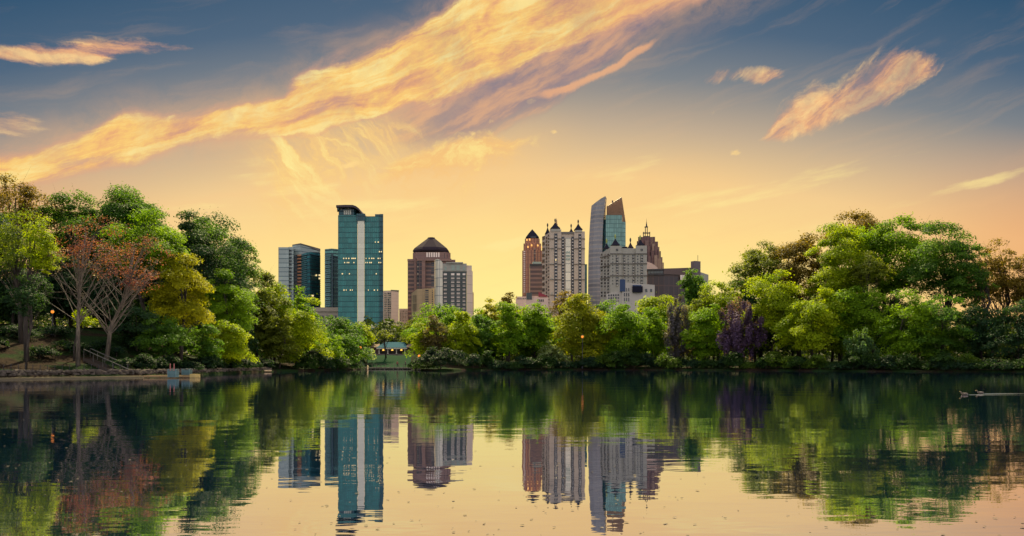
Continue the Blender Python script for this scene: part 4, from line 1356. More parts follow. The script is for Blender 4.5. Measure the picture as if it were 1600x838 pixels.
# ------------------------------------------------------------------ trees
PAL = {
    'lime': ((0.095, 0.165, 0.004), (0.26, 0.32, 0.008)),
    'green': ((0.024, 0.075, 0.014), (0.085, 0.17, 0.016)),
    'fresh': ((0.052, 0.130, 0.006), (0.16, 0.26, 0.010)),
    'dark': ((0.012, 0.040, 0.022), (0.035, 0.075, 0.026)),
    'olive': ((0.06, 0.09, 0.012), (0.14, 0.17, 0.018)),
    'gold': ((0.125, 0.15, 0.006), (0.30, 0.29, 0.010)),
    'brown': ((0.075, 0.062, 0.012), (0.17, 0.125, 0.016)),  # orange brown tone: distant sunlight put into the leaf colour
    'red': ((0.075, 0.030, 0.045), (0.18, 0.068, 0.085)),
    'purple': ((0.055, 0.035, 0.085), (0.15, 0.10, 0.19)),
    'pale': ((0.20, 0.30, 0.20), (0.36, 0.44, 0.34)),
}


def leaf_mesh(name, cen, nrm, size, lo, hi, tint, rng):
    n = len(cen)
    nrm = nrm / np.maximum(np.linalg.norm(nrm, axis=1, keepdims=True), 1e-6)
    r = rng.normal(size=(n, 3))
    a = np.cross(nrm, r)
    a /= np.maximum(np.linalg.norm(a, axis=1, keepdims=True), 1e-6)
    b = np.cross(nrm, a)
    L = (size * rng.uniform(0.65, 1.35, n))[:, None]
    Wd = L * rng.uniform(0.42, 0.7, n)[:, None]
    fold = nrm * L * 0.18
    v = np.empty((n, 4, 3), np.float32)
    v[:, 0] = cen - a * L + fold
    v[:, 1] = cen + b * Wd
    v[:, 2] = cen + a * L + fold
    v[:, 3] = cen - b * Wd
    me = bpy.data.meshes.new(name)
    me.vertices.add(4 * n)
    me.vertices.foreach_set('co', v.reshape(-1))
    me.loops.add(4 * n)
    me.loops.foreach_set('vertex_index', np.arange(4 * n, dtype=np.int32))
    me.polygons.add(n)
    me.polygons.foreach_set('loop_start', np.arange(0, 4 * n, 4, dtype=np.int32))
    me.update(calc_edges=True)
    lo, hi = np.array(lo), np.array(hi)
    t = tint[:, None]
    col = np.ones((n, 4), np.float32)
    col[:, :3] = lo * (1 - t) + hi * t
    at = me.attributes.new('tint', 'FLOAT_COLOR', 'FACE')
    at.data.foreach_set('color', col.reshape(-1))
    me.materials.append(FOL)
    return me


TREES = []


def tree(name, label, cat, px, off, top, bot, w, pal, dens=1.0, clumps=None, flat=0.5, sparse=0.0, lean=0.0, tpx=None,
         group=None, bark=None, leaf=2.5, limbs=None, seed=None, hang=False, bare=0, trunk_r=None, shape=1.0, low=0.0, rag=0.22):
    seed = seed if seed is not None else (int(px * 7 + top * 13 + off * 3) % 99991)
    rng = np.random.default_rng(seed)
    D = shoreD(px) + off
    tx = tpx if tpx is not None else px
    bx = X(tx, D)
    z0 = gz(bx, D)
    root = thing(name, label, cat, (bx, D, z0), group=group)
    k = D / F
    cx, rx = X(px, D) - bx, w / 2 * k
    zt, zb = max(Z(top, D) - z0, 1.4), max(Z(bot, D) - z0, 0.15)
    cz, rz = (zt + zb) / 2, (zt - zb) / 2
    ry = min(rx, 9.0) * 0.85
    area = math.pi / 4 * w * max(4, (bot - top))
    cr = max(0.9 * k * 9, min(rx, rz) * 0.30)         # clump radius
    crpx = cr / k
    nc = clumps or int(max(18, 2.8 * area / (math.pi * crpx * crpx * 0.55)))
    nc = min(nc, 170)
    # clump centres fill the crown, denser towards its skin; the skin itself is lumpy
    u = rng.normal(size=(nc * 2, 3))
    u /= np.linalg.norm(u, axis=1, keepdims=True)
    u[:, 2] = np.where(u[:, 2] < -0.2, u[:, 2] * 0.8, u[:, 2])
    ph = rng.uniform(0, 6.28, 6)
    lump = 1 + rag * np.sin(3.1 * np.arctan2(u[:, 0], u[:, 2]) + ph[0]) * np.sin(2.3 * u[:, 1] * 2 + ph[1]) + rag * 0.7 * np.sin(6.3 * u[:, 2] + 5.1 * u[:, 0] + ph[2])
    lump = np.minimum(lump, 1.10)
    rad = rng.uniform(0.12, 1.0, nc * 2) ** 0.48 * lump
    taper = 1.0 - 0.18 * shape * np.clip(u[:, 2], 0, 1)
    cc = np.stack([cx + u[:, 0] * rad * (rx - cr * 0.25) * taper, u[:, 1] * rad * ry, cz + u[:, 2] * rad * (rz * 1.08 - cr * 0.25)], 1)
    cc = cc[:nc]
    uu = u[:nc]
    keep = cc[:, 2] > 0.25
    if keep.sum() < 4:
        cc[:, 2] = np.maximum(cc[:, 2], 0.4)
        keep[:] = True
    cc, uu = cc[keep], uu[keep]
    nc = len(cc)
    if low:   # droop the outer clumps
        cc[:, 2] -= low * rz * (np.abs(cc[:, 0] - cx) / rx) ** 2
        cc[:, 2] = np.maximum(cc[:, 2], 0.3)
    nl = int(area * 1.9 * dens)
    nl = max(300, min(nl, 40000))
    idx = rng.integers(0, nc, nl)
    crs = cr * rng.uniform(0.55, 1.25, nc)
    d = rng.normal(size=(nl, 3))
    d /= np.linalg.norm(d, axis=1, keepdims=True)
    d *= (rng.uniform(0, 1, nl) ** 0.45)[:, None]
    # each spray is a flattened pad tipped outwards
    pos = d * crs[idx][:, None] * np.array([1.12, 1.12, flat])
    outw = np.stack([cc[:, 0] - cx, cc[:, 1]], 1) / max(rx, 0.1)
    tip = 0.55
    pos[:, 2] -= tip * (pos[:, 0] * outw[idx, 0] + pos[:, 1] * outw[idx, 1])
    if hang:
        pos = d * crs[idx][:, None] * np.array([0.5, 0.5, 1.25])
    cen = cc[idx] + pos
    # stray leaves around the pads
    st = rng.random(nl) < 0.10
    cen[st] += rng.normal(size=(st.sum(), 3)) * cr * 0.22
    cen[:, 2] = np.maximum(cen[:, 2], 0.12)
    nrm = np.stack([outw[idx, 0] * 0.5, outw[idx, 1] * 0.5, np.full(nl, 0.75)], 1) + d * 0.45 + rng.normal(size=(nl, 3)) * 0.42
    lo, hi = PAL[pal] if isinstance(pal, str) else pal
    ct = rng.uniform(0, 1, nc)
    tint = np.clip(0.55 * ct[idx] + 0.45 * rng.random(nl) + 0.06 * rng.normal(size=nl), 0, 1)
    me = leaf_mesh('crown', cen, nrm, leaf * k * 0.66, lo, hi, tint, rng)
    cro = bpy.data.objects.new('crown', me)
    C.objects.link(cro)
    cro.parent = root
    # trunk and limbs in one tapering mesh
    tr = trunk_r or max(0.12, min(0.55, zt * 0.014))
    mb = MB()
    sw = rng.normal(size=2) * 0.05 * zt
    topz = zb + (zt - zb) * 0.72
    tp = [(0, 0, -0.4), (sw[0] * .3 + lean * .25 * zt, sw[1] * .3, topz * 0.3), (cx * 0.45 + sw[0] + lean * .5 * zt * .5, sw[1], topz * 0.62), (cx * 0.9 + sw[0] * .4, 0, topz)]
    mb.tube(tp, [tr * 1.35, tr, tr * 0.72, tr * 0.22], 7)
    P = [Vector(p) for p in tp]

    def along(t):
        s = t * 3
        i = min(int(s), 2)
        return P[i].lerp(P[i + 1], s - i)
    nlimb = limbs if limbs is not None else min(34, max(8, nc // 3))
    far_out = np.argsort(-np.abs(uu[:, 2] * 1.3) - np.hypot((cc[:, 0] - cx) / rx, (cc[:, 2] - cz) / rz) + rng.normal(size=nc) * .15)
    order = np.concatenate([far_out[:nlimb // 2], rng.permutation(nc)[:nlimb - nlimb // 2]])
    for i in order:
        e = Vector(cc[i])
        t = min(0.97, max(0.22, (e.z * 0.62) / topz - 0.04 + rng.uniform(-.05, .05)))
        s0 = along(t)
        mid = s0.lerp(e, 0.5) + Vector((0, 0, 0.10 * (e - s0).length))
        r0 = tr * (0.36 - 0.2 * t)
        mb.tube([s0, mid, e], [r0, r0 * 0.55, r0 * 0.18], 5, cap=False)
        for q in range(2):
            e2 = e + Vector(rng.normal(size=3)) * cr * 0.6
            mb.tube([mid.lerp(e, 0.35), e2], [r0 * 0.32, r0 * 0.08], 4, cap=False)
    # naked branches fanning up for the half bare trees
    for i in range(bare):
        t = rng.uniform(0.22, 0.8)
        s0 = along(t)
        a = rng.uniform(0, 6.28)
        spread = rng.uniform(0.35, 1.05)
        ln = zt * rng.uniform(0.28, 0.62) * (1.1 - 0.6 * t)
        dr = Vector((math.cos(a) * spread, math.sin(a) * spread * .7, rng.uniform(0.45, 1.0))).normalized()
        p1 = s0 + dr * ln * 0.5
        p1.z = min(p1.z, zt * 0.9)
        p2 = p1 + (dr + Vector((math.cos(a) * .25, 0, 0.35))).normalized() * ln * 0.5
        p2.z = min(p2.z, zt * 0.97)
        r0 = tr * 0.34 * (1 - 0.5 * t)
        mb.tube([s0, p1, p2], [r0, r0 * .6, r0 * .15], 5, cap=False)
        for q in range(5):
            b0 = s0.lerp(p1, rng.uniform(.4, 1)) if q < 2 else p1.lerp(p2, rng.uniform(0, .8))
            d2 = (dr + Vector(rng.normal(size=3)) * 0.6 + Vector((0, 0, .2))).normalized()
            b1 = b0 + d2 * ln * rng.uniform(.15, .38)
            mb.tube([b0, b0.lerp(b1, .5) + Vector(rng.normal(size=3)) * .1, b1], [r0 * .4, r0 * .25, r0 * .08], 4, cap=False)
    mb.build('trunk', bark or BARK, root, smooth=True)
    return root


GL, GF, GR = 'trees on the left bank', 'trees along the far bank', 'trees on the right bank'


def left_trees():
    t = lambda name, label, *a, **k: tree(name, label, 'tree', *a, group=GL, **k)
    t('tall_tree', 'dark tree with brownish top at the far left edge, highest of that corner', 22, 42, 274, 400, 128, 'brown', dens=.75, rag=.3)
    t('tall_tree', 'dark green tall tree behind the left edge, filling below the brown top', -40, 30, 300, 470, 150, 'dark', dens=.9)
    t('airy_tree', 'airy yellow green tree with sky showing through at the left edge', 34, 16, 322, 455, 128, ((.04, .085, .008), (.15, .19, .012)), dens=.30, rag=.4, limbs=34)
    t('airy_tree', 'small lime green tree left of the half bare reddish trees', 62, 9, 335, 440, 62, 'lime', dens=.6, rag=.3, tpx=42, bark=BARK, limbs=14)
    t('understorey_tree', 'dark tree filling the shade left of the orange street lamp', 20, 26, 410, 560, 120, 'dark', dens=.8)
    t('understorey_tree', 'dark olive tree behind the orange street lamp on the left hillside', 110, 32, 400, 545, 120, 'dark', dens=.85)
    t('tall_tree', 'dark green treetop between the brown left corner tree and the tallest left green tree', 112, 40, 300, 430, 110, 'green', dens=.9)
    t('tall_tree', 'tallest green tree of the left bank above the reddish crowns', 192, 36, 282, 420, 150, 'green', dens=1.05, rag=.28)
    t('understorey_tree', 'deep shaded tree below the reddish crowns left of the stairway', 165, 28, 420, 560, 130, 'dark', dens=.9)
    t('half_bare_tree', 'half bare tree with pale leaning trunk and thin rusty red leaves, left of the stairway', 146, 6.5, 330, 442, 120, 'red', dens=.11, tpx=122, bark=BARKP, bare=26, limbs=12, trunk_r=.20, lean=.06, leaf=2.2)
    t('half_bare_tree', 'half bare forked tree with pinkish red leaf patch, right of the leaning pale trunk', 214, 7.5, 358, 470, 118, 'red', dens=.11, tpx=166, bark=BARKP, bare=34, limbs=16, trunk_r=.21, lean=.08, leaf=2.2)
    t('bright_tree', 'bright green tree right behind the pinkish red leaf patch', 232, 22, 318, 460, 126, 'fresh', dens=1.0)
    t('bright_tree', 'yellow gold tree with layered sprays in the middle of the left bank', 282, 13, 388, 530, 112, 'gold', dens=1.0, low=.3)
    t('tall_tree', 'dark loose tree with feathery outline stepping down to the right on the left bank', 312, 32, 333, 500, 150, 'dark', dens=1.0, rag=.12, seed=5)
    t('tall_tree', 'dense dark green tree between the tallest green tree and the feathery right shoulder', 326, 40, 338, 520, 140, 'green', dens=1.0, rag=.1, clumps=70)
    t('tall_tree', 'dark feathery tree at the right shoulder of the left bank trees', 362, 30, 366, 520, 92, 'green', dens=.7, rag=.32)
    t('bright_tree', 'mid green tree below the feathery dark tree on the left bank', 345, 16, 420, 530, 104, 'fresh', dens=1.0, low=.2)
    t('bright_tree', 'low bright lime tree overhanging the water at the end of the left bank', 352, 6, 500, 578, 92, 'lime', dens=1.15, low=.25)
    t('understorey_tree', 'small green tree just above the larger slatted crate', 256, 9, 492, 566, 96, 'green', dens=1.0)
    t('understorey_tree', 'small green tree just above the smaller slatted crate', 312, 9, 505, 572, 72, 'green', dens=1.05)
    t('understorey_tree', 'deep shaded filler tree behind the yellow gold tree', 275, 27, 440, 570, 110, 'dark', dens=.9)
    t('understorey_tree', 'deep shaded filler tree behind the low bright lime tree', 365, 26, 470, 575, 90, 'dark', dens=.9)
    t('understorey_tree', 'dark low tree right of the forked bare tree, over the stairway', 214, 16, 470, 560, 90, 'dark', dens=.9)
    t('slim_tree', 'slim dark trunked tree standing on the left hillside before the lamp', 42, 4.5, 430, 500, 60, 'dark', dens=.5, tpx=40, trunk_r=.10)
    t('slim_tree', 'thin young tree with yellow green twig leaves beside the leaning pale trunk', 128, 9.5, 482, 512, 40, 'lime', dens=.6, tpx=116, trunk_r=.09, limbs=6)
    # olive and lime group at the end of the left bank
    t('olive_tree', 'shaded olive tree at the left of the big lime tree above the ramp path', 402, 22, 430, 572, 100, 'olive', dens=1.0, rag=.25)
    t('bright_tree', 'big lime green tree hanging over the water below the condominium towers', 462, 8, 462, 577, 108, 'lime', dens=1.1, low=.15)
    t('bright_tree', 'upper lime crown left below the pale condominium tower', 428, 22, 444, 560, 92, 'lime', dens=1.0)
    t('bright_tree', 'green treetop rising in front of the dark condominium faces', 466, 34, 455, 540, 62, 'fresh', dens=1.0)
    t('bright_tree', 'small round green tree at the waterline right of the big lime tree', 512, 6, 520, 577, 58, 'fresh', dens=1.1)
    t('olive_tree', 'olive green trunk screen tree over the ramp path', 436, 7, 492, 574, 60, 'olive', dens=.9, limbs=20)


def far_trees():
    t = lambda name, label, *a, **k: tree(name, label, 'tree', *a, group=GF, **k)
    t('dark_tree', 'dark round treetop at the foot of the tallest teal tower', 538, 48, 499, 560, 66, 'dark', dens=1.1)
    t('bright_tree', 'small pointed bright green tree before the dark round treetop', 543, 36, 503, 545, 26, 'fresh', dens=1.2, shape=3)
    t('bright_tree', 'round green tree at the water left of the pavilion', 540, 10, 514, 577, 74, 'green', dens=1.1)
    t('bright_tree', 'yellow lime treetop between the teal tower foot and the pavilion', 566, 40, 505, 560, 46, 'lime', dens=1.0)
    t('dogwood_tree', 'small whitish flowering dogwood at the left end of the pavilion', 573, 12, 545, 566, 30, 'pale', dens=1.3, leaf=2.2)
    t('olive_tree', 'soft olive tree behind the middle of the pavilion', 612, 72, 500, 552, 78, 'olive', dens=1.1)
    t('olive_tree', 'olive tree behind the right wing of the pavilion', 652, 66, 495, 560, 52, 'olive', dens=1.1)
    t('bare_tree', 'dark forked nearly leafless tree standing in front of the pavilion columns', 603, 20, 512, 534, 36, 'olive', dens=.35, trunk_r=.22, bare=10)
    t('bright_tree', 'lime tree with low skirts right beside the pavilion', 660, 18, 505, 572, 42, 'lime', dens=1.1)
    t('dark_bush', 'very dark rounded bush overhanging the water right of the boardwalk', 688, 3, 540, 581, 84, ((0.008, .02, .016), (.022, .045, .022)), dens=1.5)
    t('olive_tree', 'brownish olive thin tree above the very dark bush', 680, 20, 493, 560, 50, ((.06, .06, .025), (.12, .10, .04)), dens=.8, bare=6)
    t('bright_tree', 'pale lime tree right above the very dark bush', 716, 16, 487, 574, 64, 'lime', dens=1.1)
    t('dark_tree', 'dark green treetop in front of the cream gridded tower', 705, 60, 476, 540, 90, 'green', dens=1.1)
    t('dark_tree', 'dark green tree hollowed with shade, right of the pale lime tree', 748, 14, 486, 577, 62, 'green', dens=1.0)
    t('brown_tree', 'small orange brown treetop glowing against the sky between the skyline groups', 792, 72, 459, 520, 34, 'brown', dens=.9)
    t('brown_tree', 'golden brown tree left below the small orange treetop', 762, 36, 474, 560, 62, 'gold', dens=1.0)
    t('bright_tree', 'tall lime green tree below the small orange treetop', 795, 12, 474, 576, 72, 'fresh', dens=1.1)
    t('bright_tree', 'round bright green tree below the orange pointed tower', 836, 14, 470, 577, 74, 'fresh', dens=1.1)
    t('olive_tree', 'shaded olive tree between the tall lime and the round bright green tree', 815, 22, 480, 577, 54, 'olive', dens=1.0)
    t('brown_tree', 'brown dome shaped treetop in front of the turreted grey white tower', 894, 66, 452, 520, 62, 'brown', dens=1.25, rag=.1)
    t('golden_tree', 'large golden round tree with a lamp before it, right of centre', 908, 10, 461, 577, 108, ((.085, .12, .006), (.22, .235, .010)), dens=1.15, rag=.12)
    t('pale_bush', 'pale grey green bush at the waterline left of the large golden tree', 862, 5, 533, 577, 44, ((.10, .15, .06), (.2, .25, .1)), dens=1.1)
    t('bright_tree', 'layered bright green tree right of the large golden tree', 976, 10, 468, 574, 104, 'fresh', dens=1.1, low=.2)
    t('dark_tree', 'shaded green tree between the golden and the layered bright tree', 945, 24, 476, 574, 60, 'green', dens=1.0)
    t('bright_tree', 'lime treetop in front of the long dark brown building', 1030, 36, 460, 560, 90, 'lime', dens=1.05)
    t('dark_tree', 'dark green dome shaped treetop under the lift tower of the brown building', 1084, 58, 426, 500, 56, 'green', dens=1.3, rag=.1)
    t('bright_tree', 'green leafy tree between the layered bright tree and the wisteria column', 1022, 14, 478, 576, 60, 'fresh', dens=1.05)
    t('wisteria_tree', 'grey violet wisteria covered column left of the deep purple tree', 1058, 8, 470, 577, 50, ((.045, .05, .05), (.13, .12, .15)), dens=1.1, hang=True)
    t('bright_tree', 'yellow green treetop right of the dark dome shaped treetop', 1122, 30, 440, 545, 84, 'lime', dens=1.05)
    t('bright_tree', 'green tree at the water between the wisteria column and the deep purple tree', 1100, 9, 470, 577, 70, 'fresh', dens=1.05)
    t('olive_tree', 'olive shaded tree behind the green waterline tree near the purple one', 1092, 26, 462, 570, 70, 'olive', dens=1.0)
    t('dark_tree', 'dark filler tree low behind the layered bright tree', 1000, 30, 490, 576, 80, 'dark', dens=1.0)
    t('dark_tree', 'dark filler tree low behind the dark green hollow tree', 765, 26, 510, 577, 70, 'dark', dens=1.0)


def right_trees():
    t = lambda name, label, *a, **k: tree(name, label, 'tree', *a, group=GR, **k)
    t('wisteria_tree', 'deep purple flowering wisteria tree draping to the water', 1156, 7, 466, 578, 78, 'purple', dens=1.25, hang=True)
    t('airy_tree', 'airy green tree with arching sprays, leftmost treetop of the right bank', 1188, 30, 375, 470, 112, 'olive', dens=.9, rag=.3)
    t('brown_tree', 'brownish orange tree between the arching leftmost treetop and the tall round crown', 1250, 32, 366, 490, 120, 'brown', dens=.9, rag=.28)
    t('bright_tree', 'lime tree with layered low boughs right of the deep purple tree', 1206, 13, 425, 570, 112, 'lime', dens=1.05, low=.2)
    t('tall_tree', 'broad green crown forming the highest point of the right bank', 1392, 34, 330, 476, 170, 'fresh', dens=1.0, rag=.25)
    t('tall_tree', 'dark brownish treetop behind the highest right crown', 1340, 52, 325, 420, 110, 'brown', dens=.9)
    t('tall_tree', 'green yellow tree left of the highest right crown', 1314, 24, 346, 490, 120, 'lime', dens=1.0, rag=.25)
    t('bright_tree', 'bright yellow green tree with tiered sprays down to the water on the right bank', 1272, 9, 444, 576, 110, 'lime', dens=1.1, low=.3)
    t('tall_tree', 'loose green tree at the right shoulder of the highest crown, trunk visible', 1462, 26, 346, 486, 124, 'green', dens=.85, rag=.32, tpx=1468, limbs=34)
    t('brown_tree', 'thin orange brown tree with two dark trunks near the right edge', 1550, 26, 384, 490, 90, 'brown', dens=.6, rag=.35, tpx=1548, limbs=34, bare=10)
    t('brown_tree', 'thin orange brown tree cut by the right edge', 1604, 24, 400, 500, 80, 'brown', dens=.6, rag=.35, limbs=24, bare=8)
    t('slim_tree', 'slim green tree with straight dark trunk between the shoulder tree and the two trunked tree', 1516, 20, 384, 490, 66, 'green', dens=.7, rag=.3, tpx=1520, limbs=24)
    t('bright_tree', 'mid green tree left of centre below the highest right crown', 1338, 15, 440, 560, 96, 'fresh', dens=1.0, low=.2)
    t('bright_tree', 'green tree with bright low sprays right of the willow', 1418, 8, 452, 576, 96, 'fresh', dens=.95, low=.3)
    t('willow_tree', 'pale green hanging willow curtain at the waterline of the right bank', 1345, 4, 518, 578, 56, ((.04, .10, .04), (.10, .17, .06)), dens=1.2, hang=True)
    t('understorey_tree', 'low dark tree at the foot of the loose shoulder tree', 1470, 10, 462, 578, 100, 'green', dens=.9)
    t('understorey_tree', 'low dark tree between the slim straight trunk and the two trunked tree', 1535, 12, 476, 577, 92, 'dark', dens=.85)
    t('understorey_tree', 'low dark tree cut by the right edge near the water', 1592, 8, 470, 580, 100, 'dark', dens=.9)
    t('dark_tree', 'shaded tree behind the tiered yellow green tree', 1300, 28, 440, 570, 110, 'dark', dens=.9)
    t('dark_tree', 'shaded tree behind the lime tree and the deep purple tree', 1180, 26, 455, 572, 90, 'dark', dens=.95)
    t('dark_tree', 'shaded tree low behind the willow', 1385, 28, 480, 575, 100, 'dark', dens=.9)
    t('slim_tree', 'slim dark trunk rising left inside the highest right crown', 1362, 20, 395, 450, 70, 'olive', dens=.6, tpx=1366, limbs=18)
    t('tall_tree', 'green tree just outside the right edge', 1700, 26, 380, 520, 160, 'green', dens=.6)


def shrubs():
    rng = random.Random(4)
    kinds = [((.006, .022, .014), (.02, .045, .018)), ((.01, .032, .01), (.03, .065, .012)), ((.03, .065, .01), (.07, .12, .012))]
    spans = [(646, 672, 3, 'low shrub at the waterline between the boardwalk and the very dark bush', 'shrubs beside the boardwalk'),
             (470, 552, 9, 'low leafy shrub at the waterline of the cove left of the boardwalk', 'shrubs at the cove'),
             (735, 1090, 24, 'low leafy shrub at the far waterline below the central trees', 'shrubs along the far waterline'),
             (1090, 1420, 20, 'low dark leafy shrub at the waterline of the right bank', 'shrubs along the right waterline'),
             (1420, 1640, 18, 'low dark teal shrub at the waterline under the thin right edge trees', 'shrubs below the right edge trees')]
    for a, b, n, lab, grp in spans:
        for i in range(n):
            px = a + (b - a) * (i + rng.uniform(.2, .8)) / n
            D = shoreD(px) + 1.6
            base = HZ + (H - 0.3) / D * F
            hgt = rng.uniform(10, 36) * rng.uniform(.6, 1)
            tree('shrub', lab, 'shrub', px, rng.uniform(0.8, 3.2), base - hgt, base + 0.5, rng.uniform(22, 50), kinds[rng.choice((0, 0, 1, 1, 2))], dens=1.2, group=grp, seed=i * 31 + int(a), trunk_r=.06, limbs=5)
    for i in range(12):
        px = 205 + i * 19
        tree('shrub', 'low shaded shrub on the left slope behind the dock and stone edging', 'shrub', px, rng.uniform(3.5, 7), 552 + rng.uniform(0, 14), 584, rng.uniform(34, 50), kinds[0], dens=1.0, group='shrubs on the left slope', seed=900 + i, trunk_r=.06, limbs=5)
    for i in range(9):
        px = -10 + i * 24
        tree('shrub', 'sparse dark shrub on the bare left hillside above the stone edging', 'shrub', px, rng.uniform(9, 20), 540 + rng.uniform(0, 16), 574, rng.uniform(34, 60), kinds[0], dens=.6, group='shrubs on the left hillside', seed=700 + i, trunk_r=.06, limbs=5)


def far_wood():
    """the low wood that closes the view beyond the park: one mass of canopy"""
    rng = np.random.default_rng(77)
    n = 150000
    az = rng.uniform(-0.85, 0.85, n)
    px = 800 + F * np.tan(az)
    D = rng.uniform(262, 380, n)
    hmax = np.interp(px, [-400, 0, 380, 520, 640, 760, 860, 1100, 1180, 1400, 1600, 2200], [27, 26, 24, 15, 14, 17, 19, 20, 20, 19, 18, 20])
    bump = 0.75 + 0.25 * np.sin(az * 160 + np.sin(D * .08) * 2) * np.sin(D * 0.11 + az * 60)
    x = D * np.tan(az)
    g0 = ground(x, D)
    z = g0 + hmax * bump * rng.uniform(0, 1, n) ** 0.8
    cen = np.stack([x, D, z], 1)
    nrm = np.stack([np.zeros(n), np.full(n, -.3), np.full(n, .7)], 1) + rng.normal(size=(n, 3)) * .5
    tint = np.clip(.5 + .35 * np.sin(az * 90 + D * .05) + .2 * rng.normal(size=n), 0, 1)
    me = leaf_mesh('distant_wood', cen, nrm, 0.75, (.014, .028, .010), (.040, .062, .012), tint, rng)
    o = bpy.data.objects.new('distant_wood', me)
    C.objects.link(o)
    tag(o, 'low soft green wood closing the view between the park trees and the towers', 'wood', kind='stuff')


def fillers():
    """the deeper rows of the park wood, which close the gaps between the front crowns"""
    rng = random.Random(21)
    rows = [(-30, 390, 9, 26, 46, (392, 440), 'dark tree standing deep in the shade behind the left bank trees', 'deep trees of the left bank', 'dark'),
            (110, 300, 4, 44, 56, (330, 352), 'dark green tree filling the sky gap high behind the reddish crowns', 'high second row of the left bank', 'green'),
            (395, 550, 4, 26, 40, (482, 496), 'green tree standing behind the lime trees above the ramp path', 'second row trees at the ramp path', 'green'),
            (655, 1130, 12, 24, 44, (474, 490), 'green tree in the second row behind the central waterside trees', 'second row trees of the far bank', 'fresh'),
            (1140, 1420, 7, 28, 46, (430, 460), 'dark tree standing deep behind the right bank trees', 'deep trees of the right bank', 'green')]
    for a, b, n, o0, o1, (t0, t1), lab, grp, pal in rows:
        for i in range(n):
            px = a + (b - a) * (i + rng.uniform(.25, .75)) / n
            tree('park_tree', lab, 'tree', px, rng.uniform(o0, o1), rng.uniform(t0, t1), 572, rng.uniform(64, 92), pal, dens=.8, group=grp, seed=4000 + i + int(a))


left_trees()
fillers()
far_trees()
right_trees()
shrubs()
far_wood()


# ------------------------------------------------------------------ people, ducks, flecks on the water
def skin_body(name, joints, edges, radii, mat, parent):
    me = bpy.data.meshes.new(name)
    me.from_pydata(joints, edges, [])
    o = bpy.data.objects.new(name, me)
    C.objects.link(o)
    o.parent = parent
    md = o.modifiers.new('skin', 'SKIN')
    for sv_, r in zip(me.skin_vertices[0].data, radii):
        sv_.radius = (r, r)
    me.skin_vertices[0].data[0].use_root = True
    ss = o.modifiers.new('sub', 'SUBSURF')
    ss.levels = ss.render_levels = 1
    me.materials.append(mat)
    return o


def person(px, D, zf, rz, label, shirt, trousers, stride=0.18):
    root = thing('person', label, 'person', (X(px, D), D, zf), rz, group='people on the boardwalk')
    skin = plain('skin', (0.45, 0.27, 0.19), 0.6)
    J = [(0, 0, 0.95), (0, 0, 1.2), (0, 0, 1.42), (0, -.01, 1.52), (0, -.02, 1.62), (0, -.02, 1.72),
         (.10, 0, .90), (.11, -stride * .4, .50), (.11, -stride, .08), (.11, -stride - .14, .04),
         (-.10, 0, .90), (-.11, stride * .2, .50), (-.11, stride, .08), (-.11, stride - .14, .04),
         (.19, 0, 1.40), (.24, .04, 1.13), (.23, -.08, .90), (.23, -.11, .80),
         (-.19, 0, 1.40), (-.24, -.02, 1.13), (-.23, -.14, .92), (-.23, -.18, .83)]
    E = [(0, 1), (1, 2), (2, 3), (3, 4), (4, 5), (0, 6), (6, 7), (7, 8), (8, 9), (0, 10), (10, 11), (11, 12), (12, 13),
         (2, 14), (14, 15), (15, 16), (16, 17), (2, 18), (18, 19), (19, 20), (20, 21)]
    Rr = [.14, .13, .13, .055, .09, .08, .085, .06, .045, .04, .085, .06, .045, .04, .06, .045, .035, .04, .06, .045, .035, .04]
    skin_body('body', J, E, Rr, skin, root)
    skin_body('jacket', [(0, 0, .92), (0, 0, 1.2), (0, 0, 1.42), (.19, 0, 1.40), (.24, .04, 1.13), (.23, -.07, .93), (-.19, 0, 1.40), (-.24, -.02, 1.13), (-.23, -.13, .95)],
              [(0, 1), (1, 2), (2, 3), (3, 4), (4, 5), (2, 6), (6, 7), (7, 8)], [.17, .16, .155, .075, .06, .048, .075, .06, .048], shirt, root)
    skin_body('trousers', [(0, 0, .97), (.10, 0, .88), (.11, -stride * .4, .50), (.11, -stride, .10), (-.10, 0, .88), (-.11, stride * .2, .50), (-.11, stride, .10)],
              [(0, 1), (1, 2), (2, 3), (0, 4), (4, 5), (5, 6)], [.155, .10, .075, .06, .10, .075, .06], trousers, root)
    MB().lathe([(.03, 1.83), (.09, 1.80), (.115, 1.72), (.11, 1.66), (.09, 1.62)], 0, .015, 10).build('hair', plain('dark_hair', (.02, .014, .01), .7), root, True)


person(621.0, 215.4, .5, R(200), 'person in a reddish top standing on the boardwalk right of its middle', plain('reddish_cloth', (.22, .06, .05), .9), plain('dark_trouser_cloth', (.02, .02, .03), .9), .08)
person(633.2, 215.6, .5, R(120), 'person in dark clothes walking on the boardwalk nearer its right end', plain('navy_cloth', (.02, .025, .05), .9), plain('black_trouser_cloth', (.012, .012, .016), .9), .2)


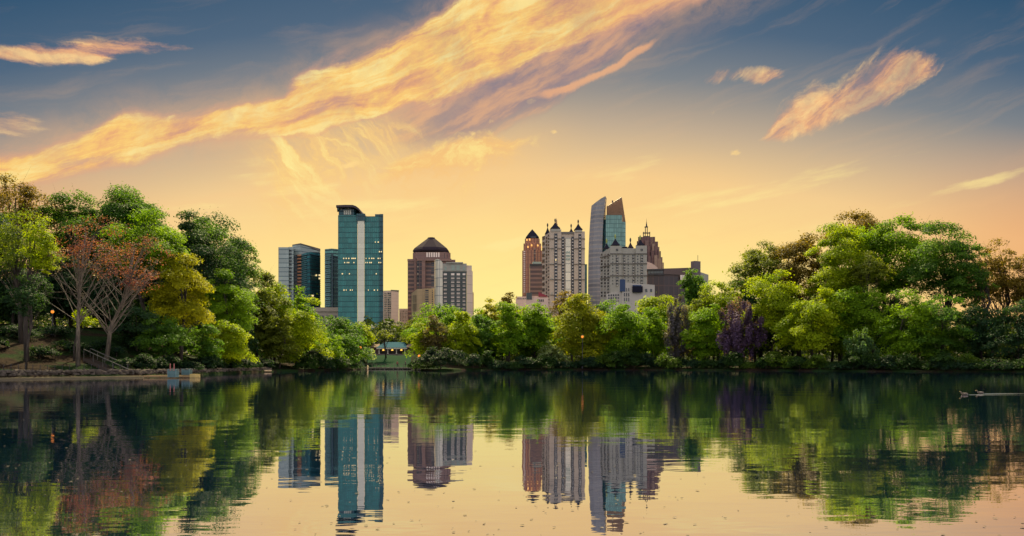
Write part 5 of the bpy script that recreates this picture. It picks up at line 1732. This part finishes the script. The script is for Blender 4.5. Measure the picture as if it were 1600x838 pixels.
def duck(px, py, rz, label, s=0.44):
    D = H / ((py - HZ) / F)
    root = thing('duck', label, 'duck', (X(px, D), D, 0), rz, group='ducks crossing the lake')
    br = plain('brown_feathers', (.07, .055, .042), .8, var=.4, scale=14)
    J = [(0, 0, .05), (.13, 0, .07), (.21, 0, .13), (.235, 0, .20), (.27, 0, .235), (-.14, 0, .06), (-.26, 0, .10)]
    J = [tuple(c * s / .62 for c in p) for p in J]
    q = s / .62
    skin_body('body', J, [(0, 1), (1, 2), (2, 3), (3, 4), (0, 5), (5, 6)], [.095 * q, .085 * q, .045 * q, .04 * q, .045 * q, .07 * q, .02 * q], br, root)
    MB().add([(.30 * q, -.018 * q, .24 * q), (.30 * q, .018 * q, .24 * q), (.37 * q, .016 * q, .215 * q), (.37 * q, -.016 * q, .215 * q), (.30 * q, 0, .255 * q)],
             [(0, 1, 2, 3), (0, 3, 4), (1, 4, 2), (2, 4, 3), (0, 4, 1)]).build('beak', plain('yellow_beak', (.5, .32, .05), .5), root)
    for sg in (-1, 1):
        MB().lathe([(.002, -.16 * q), (.04 * q, -.08 * q), (.055 * q, .02 * q), (.03 * q, .10 * q), (.002, .13 * q)], 0, 0, 8).build('wing', plain('pale_wing_feathers', (.12, .10, .085), .8), root, True)
        w = root.children[-1]
        w.rotation_euler = (0, R(90), 0)
        w.location = (-.03 * q, sg * .075 * q, .095 * q)
    # wake: low pale grey ridges trailing behind
    vs, fs = [], []
    for sg in (-1, 1):
        o = len(vs)
        n = 16
        for i in range(n):
            t = i / (n - 1)
            x = -.15 - t * 2.6
            y = sg * (.06 + t * .30)
            hh = .007 * (1 - t) + .001
            ww = .03 + .05 * t
            vs += [(x, y - ww, -.002), (x, y, hh), (x, y + ww, -.002)]
        for i in range(n - 1):
            a = o + 3 * i
            fs += [(a, a + 1, a + 4, a + 3), (a + 1, a + 2, a + 5, a + 4)]
    wk = MB().add(vs, fs).build('wake', plain('pale_ripple', (.10, .12, .12), .3), loc=root.location, smooth=True)
    wk.rotation_euler = (0, 0, rz)
    tag(wk, kind='structure')


duck(1507, 617.2, R(180), 'leading duck swimming left near the right edge, trailing a thin wake')
duck(1532, 615.2, R(180), 'second duck following close behind the leading duck near the right edge')


def flecks():
    rng = random.Random(8)
    mb = MB()
    for i in range(480):
        py = HZ + 14 + 262 * rng.random() ** 1.1
        px = rng.uniform(-60, 1660)
        D = H / ((py - HZ) / F)
        x = X(px, D) + rng.gauss(0, .1)
        r = rng.uniform(.006, .017) * (1 + D / 30)
        a = rng.uniform(0, 6.28)
        vs = []
        for k in range(5):
            t = a + 1.257 * k
            vs.append((x + r * math.cos(t) * rng.uniform(.6, 1.5), D + r * math.sin(t) * rng.uniform(.6, 1.3), .004 + rng.uniform(0, .006)))
        mb.add(vs, [(0, 1, 2, 3, 4)], rng.choice((0, 0, 0, 1)))
    o = mb.build('floating_debris', [plain('pale_pollen_fleck', (.09, .08, .06), .9, spec=.05), plain('brown_leaf_fleck', (.07, .05, .03), .8)])
    tag(o, 'small pale pollen flecks and leaf bits scattered over the lake surface', 'debris', kind='stuff')


flecks()
